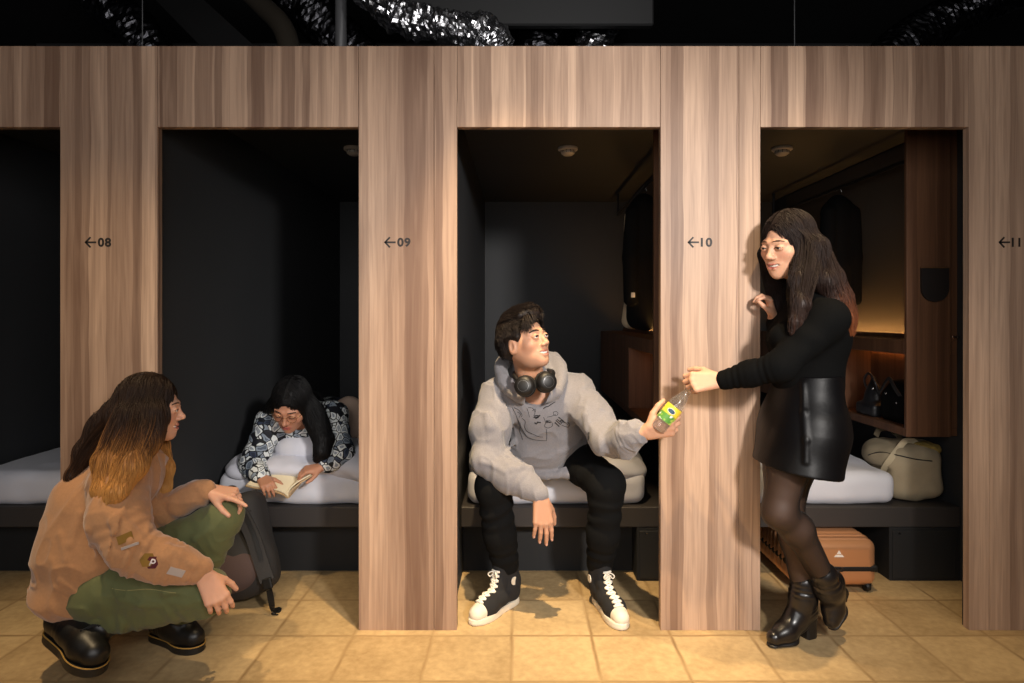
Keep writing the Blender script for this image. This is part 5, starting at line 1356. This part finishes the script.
    T_.post = lambda Q, d: d + .004*noise(Q*V(11,11,11)) - .006*(creases(Q, V(10,10,10), 5.)-.5)
    for pts, r_ in (([(196,580),(180,588),(165,594)],.009), ([(200,600),(186,604),(172,602)],.008), ([(120,600),(140,604),(158,606)],.007), ([(208,530),(196,538),(188,548)],.008)): fold(T_, pts, r_)
    M['olive'] = mat('olive_twill', (92,96,58), .85, bump=.25, bscale=350, sheen=.1)
    tr = T_.build('trousers', M['olive'], body, vox=.0048)
    M['stitch'] = mat('stitch_tan', (150,140,90), .8)
    st = [cast(T_, x, y, off=.0) for x, y in [(112+4*i, 588.5+.20*i+1.2*sin(i*.5)) for i in range(17)]]
    b = MB()
    for a_, b_ in zip(st[:-1], st[1:]):
        if a_ is not None and b_ is not None: b.tube([a_, b_], .0011, 5)
    b.build('seam', M['stitch'], tr)
    M['dm'] = mat('black_boot_leather', (17,15,14), .42, bump=.2, bscale=40); M['dms'] = mat('black_rubber_sole', (22,20,18), .5); M['welt'] = mat('yellow_welt', (170,130,60), .7)
    boot('boot', body, P(99,676,-.44), P(51,630,-.30)+V(0,0,-.02), AN_N+V(-.045,.0,-.035), AN_N+V(.03,0,-.004), M['dm'], M['dms'], up=(.55,-.25,.62), welt=M['welt'])
    boot('boot', body, V(AN_F[0]+.11,-.16,.0), V(AN_F[0]-.12,-.05,0.0), AN_F+V(-.01,.01,0), AN_F+(KN_F-AN_F)*.22, M['dm'], M['dms'], welt=M['welt'])
    return body
# ================================================================ the standing woman
def make_stand():
    H = Head(P(787,246,-.13), V(-.87,-.48,-.14), V(.02,-.06,1), .98)
    NB = P(813,298,-.13); CHc = P(811,336,-.14); WA = P(808,378,-.14); PE = P(803,428,-.14)
    SH_N, SH_F = P(829,318,-.29), P(798,314,.0)
    EL_N, WR_N = P(780,367,-.31), P(723,380,-.215)
    EL_F, WR_F = P(788,350,.0), P(774,320,-.03)
    HP_N, HP_F = P(803,420,-.195), P(806,420,-.06)
    KN_N, KN_F = P(779,512,-.215), P(787,515,-.06)
    AN_N, AN_F = P(826,580,-.12), P(803,592,-.06)
    F = SDF(.02)
    F.chain([NB+V(.0,0,-.03), CHc, WA, PE], [.07,.105,.095,.12], k=.05)
    F.chain([SH_N, .5*(SH_N+SH_F)+V(0,0,.012), SH_F], [.040,.055,.040], k=.05)
    F.chain([SH_N, EL_N, WR_N], [.039,.033,.023], k=.02); F.chain([SH_F, EL_F, WR_F], [.039,.033,.023], k=.02)
    F.chain([HP_N, HP_N+(KN_N-HP_N)*.5+V(-.015,0,0), KN_N, KN_N+(AN_N-KN_N)*.3+V(.012,0,.014), AN_N], [.080,.070,.051,.051,.034], k=.03)
    F.chain([HP_F, HP_F+(KN_F-HP_F)*.5+V(-.015,0,0), KN_F, KN_F+(AN_F-KN_F)*.3+V(.014,0,0), AN_F, AN_F+V(-.03,-.01,-.09)], [.080,.070,.051,.051,.034,.03], k=.03)
    F.chain([NB, H.L(0,-.03,-.05), H.L(0,-.02,-.03)], [.050,.046,.046], k=.02)
    H.skull(F, 1.5, nose=.75, open_=.7)
    # near hand holds the bottle by its neck
    f, n = ortho(V(-1,.18,-.10) , V(-.2,1,-.35))
    tn = hand(F, WR_N+f*.016, f, n, 1 if np.cross(f, n)[2] > 0 else -1, [(42,50,30),(50,54,32),(56,56,34),(60,56,34)], [(.6,.45,.6),(.75,.55,.3),(.8,.6,.1)], .94, .05)
    # far hand hooks round the edge of the wooden pillar
    f, n = ortho(V(-.35,-.25,1), V(-1,.15,-.1))
    hand(F, WR_F+f*.012, f, n, 1 if np.cross(f, n)[1] < 0 else -1, [(46,50,30),(48,54,32),(50,54,32),(52,52,30)], [(.8,.4,.45),(.85,.5,.2),(.85,.5,.0)], .82, .05)
    base, lip = lin(204,154,124), lin(180,92,82)
    body = F.build('person', M['skin_pale'], vox=.0028, col=lambda v: H.col(v, base, lip, lin(206,136,112)), org=(PE[0], PE[1], 0))
    tag(body, 'smiling woman in black sweater and leather skirt standing against the wooden pillar holding a bottle', 'person')
    H.features(body, M['brow_brown'], gaze=(.0,.9,-.35), teeth=True, brow=.9)
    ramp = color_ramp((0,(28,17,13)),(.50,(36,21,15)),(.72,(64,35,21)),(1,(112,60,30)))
    near = [H.L(-.082,-.02,-.02), P(800,282,-.24), P(801,304,-.285), P(796,322,-.305), P(792,334,-.31)]
    nb = [H.L(-.070,-.065,-.02), P(826,282,-.22), P(838,302,-.24), P(847,318,-.25), P(851,334,-.25)]
    back = [H.L(0,-.105,-.02), P(830,278,-.12), P(842,298,-.12), P(850,318,-.13), P(853,334,-.14)]
    far = [H.L(.080,-.01,-.03), P(775,285,-.03), P(777,305,-.03), P(780,322,-.04)]
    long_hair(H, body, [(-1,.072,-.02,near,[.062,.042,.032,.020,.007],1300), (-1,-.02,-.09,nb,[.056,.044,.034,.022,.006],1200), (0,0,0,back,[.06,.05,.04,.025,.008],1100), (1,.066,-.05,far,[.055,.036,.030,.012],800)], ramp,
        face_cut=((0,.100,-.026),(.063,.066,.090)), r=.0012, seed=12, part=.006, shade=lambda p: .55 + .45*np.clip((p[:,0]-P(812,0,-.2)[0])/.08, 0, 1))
    # sweater
    C = SDF(.04)
    C.chain([NB+V(0,0,-.035), CHc, WA, WA+(PE-WA)*.15], [.078,.122,.106,.108], k=.05, sq=((0,1,0),1.1))
    for y in (-.215,-.075): C.ell(P(783,340,y), V(.052,.058,.055), k=.05)
    C.chain([SH_N, .5*(SH_N+SH_F), SH_F], [.058,.075,.058], k=.05)
    C.chain([SH_N, EL_N], [.060,.050], k=.04, wr=(.002,3,.3)); C.chain([EL_N, EL_N+(WR_N-EL_N)*.5, EL_N+(WR_N-EL_N)*.97], [.049,.042,.034], k=.03, wr=(.0022,4,.8))
    C.chain([SH_F, EL_F, EL_F+(WR_F-EL_F)*.9], [.058,.048,.034], k=.03)
    C.cone(NB+V(.002,0,-.01), NB+(H.L(0,-.03,-.05)-NB)*.38, .054, .053, k=.015)
    C.post = lambda Q, d: d + .0045*noise(Q*V(12,12,9) + noise(Q*6)[:, None])
    M['knit'] = mat('black_knit', (9,9,9), .9, bump=.35, bscale=380, spec=.08)
    sw = C.build('sweater', M['knit'], body, vox=.0044)
    MB().lathe([(.0001,.003),(.004,.002),(.005,0),(.004,-.002)], cast(C, 789,322), (-.5,-1,0), 10).build('pendant', M['gold'], body, smooth=True)
    # leather skirt
    S = SDF(.03)
    hem = P(794,466,-.17)
    S.chain([WA+V(0,0,.005), PE, hem+V(0,0,-.05)], [.106,.136,.146], k=.05, sq=((0,1,0),1.32))
    fz = frame(V(-.25,0,-1), V(0,1,0))
    S.box(hem + V(.02,0,-.108), V(.4,.4,.1), frame(V(1,0,-.16), V(0,0,1)), .002, k=.006, mode='s')
    S.box(WA + V(0,0,.115), V(.4,.4,.1), None, .002, k=.006, mode='s')
    S.post = lambda Q, d: d + .0026*noise(Q*V(14,14,9) + 1.0*noise(Q*6)[:, None])
    for pts, r_ in (([(803,384),(804,412),(806,440),(806,462)],.0026),): fold(S, pts, r_, .8)
    M['leather'] = mat('black_leather', (8,7,8), .46, bump=.12, bscale=60, spec=.2)
    sk = S.build('skirt', M['leather'], body, vox=.0042)
    # sheer tights
    m = bpy.data.materials.new('sheer_tights'); m.use_nodes = True; nt = m.node_tree; n_, l = nt.nodes, nt.links; pb = n_['Principled BSDF']
    pb.inputs['Base Color'].default_value = (*lin(20,16,15),1); pb.inputs['Roughness'].default_value = .55
    lw = n_.new('ShaderNodeLayerWeight'); lw.inputs[0].default_value = .45; mr = n_.new('ShaderNodeMapRange'); mr.inputs['To Min'].default_value = .66; mr.inputs['To Max'].default_value = 1.0; l.new(lw.outputs['Facing'], mr.inputs['Value']); l.new(mr.outputs[0], pb.inputs['Alpha'])
    Tg = SDF(.03); o = .0028
    Tg.chain([HP_N, HP_N+(KN_N-HP_N)*.5+V(-.015,0,0), KN_N, KN_N+(AN_N-KN_N)*.3+V(.012,0,.014), AN_N], [.080+o,.070+o,.051+o,.051+o,.034+o], k=.03)
    Tg.chain([HP_F, HP_F+(KN_F-HP_F)*.5+V(-.015,0,0), KN_F, KN_F+(AN_F-KN_F)*.3+V(.014,0,0), AN_F], [.080+o,.070+o,.051+o,.051+o,.034+o], k=.03)
    Tg.build('tights', m, body, vox=.0042)
    # ankle boots with block heels
    heel_boot(body, toe=P(769,643,-.125), heel=V(P(815,0,-.05)[0], -.03, 0), ankle=AN_F+V(0,0,-.02), top=AN_F+V(.002,0,.035), flat=True)
    heel_boot(body, toe=P(833,629,-.10), heel=P(842,588,-.02), ankle=AN_N+V(.012,.01,-.035), top=AN_N+V(-.012,-.01,.022), flat=False)
    return body
def heel_boot(par, toe, heel, ankle, top, flat):
    """leather ankle boot; flat: standing on the floor, else hanging toe down"""
    if flat:
        toe = V(toe[0], toe[1], 0); heel = V(heel[0], heel[1], 0); f = unit(toe-heel); u = V(0,0,1)
    else:
        f = unit(toe-heel); u = ankle - heel; u = unit(u - f*np.dot(u, f))
    L = np.linalg.norm(toe-heel); R = np.stack([f, np.cross(u, f), u], 1); X = lambda x, y, z: heel + R@V(x*L, y, z)
    U = SDF(.02); hh = .06
    U.chain([X(.12,0,hh+.035), X(.35,0,hh+.022), X(.62,0,.040), X(.88,0,.030)], [.033,.034,.036,.028], k=.03)
    U.cone(X(.40,0,hh+.018), ankle, .034, .040, k=.03)
    U.chain([X(.14,0,hh+.04), ankle, top], [.034,.041,.047], k=.03, wr=(.0022,3,.5))
    o = U.build('ankle_boot', M['boot_leather'], par, vox=.0034)
    S = SDF(.01); S.chain([X(.18,0,hh+.004), X(.38,0,hh-.014), X(.60,0,.008), X(.90,0,.007)], [.028,.028,.033,.025], k=.02, sq=(u,.30))
    S.build('sole', M['dms2'], o, vox=.0034)
    b = MB(); q = []
    for z, s in ((hh+.012,1.06),(hh*.5,.92),(0.0,.95)):
        q += [X(0,0,z) + R@V(a*s+.028, y*s, 0) for a, y in ((-.028,-.022),(-.028,.022),(-.012,.03),(.020,.028),(.026,.02),(.026,-.02),(.020,-.028),(-.012,-.03))]
    b.add(q, [(i*8+k, i*8+(k+1) % 8, (i+1)*8+(k+1) % 8, (i+1)*8+k) for i in range(2) for k in range(8)] + [tuple(range(8))[::-1], tuple(16+k for k in range(8))])
    b.build('heel', M['dms2'], o)
    MB().tube([X(.16,.030,hh+.02), X(.15,.036,hh+.05), ankle+R[:,1]*.0405, top+R[:,1]*.046], .002, 6).build('zip', M['gold'], o)
M['boot_leather'] = mat('black_boot', (26,22,21), .30, bump=.10, bscale=70, coat=.2); M['dms2'] = mat('black_heel', (24,20,18), .45)
for make_person in (make_man, make_squat, make_reader, make_stand):
    make_person()
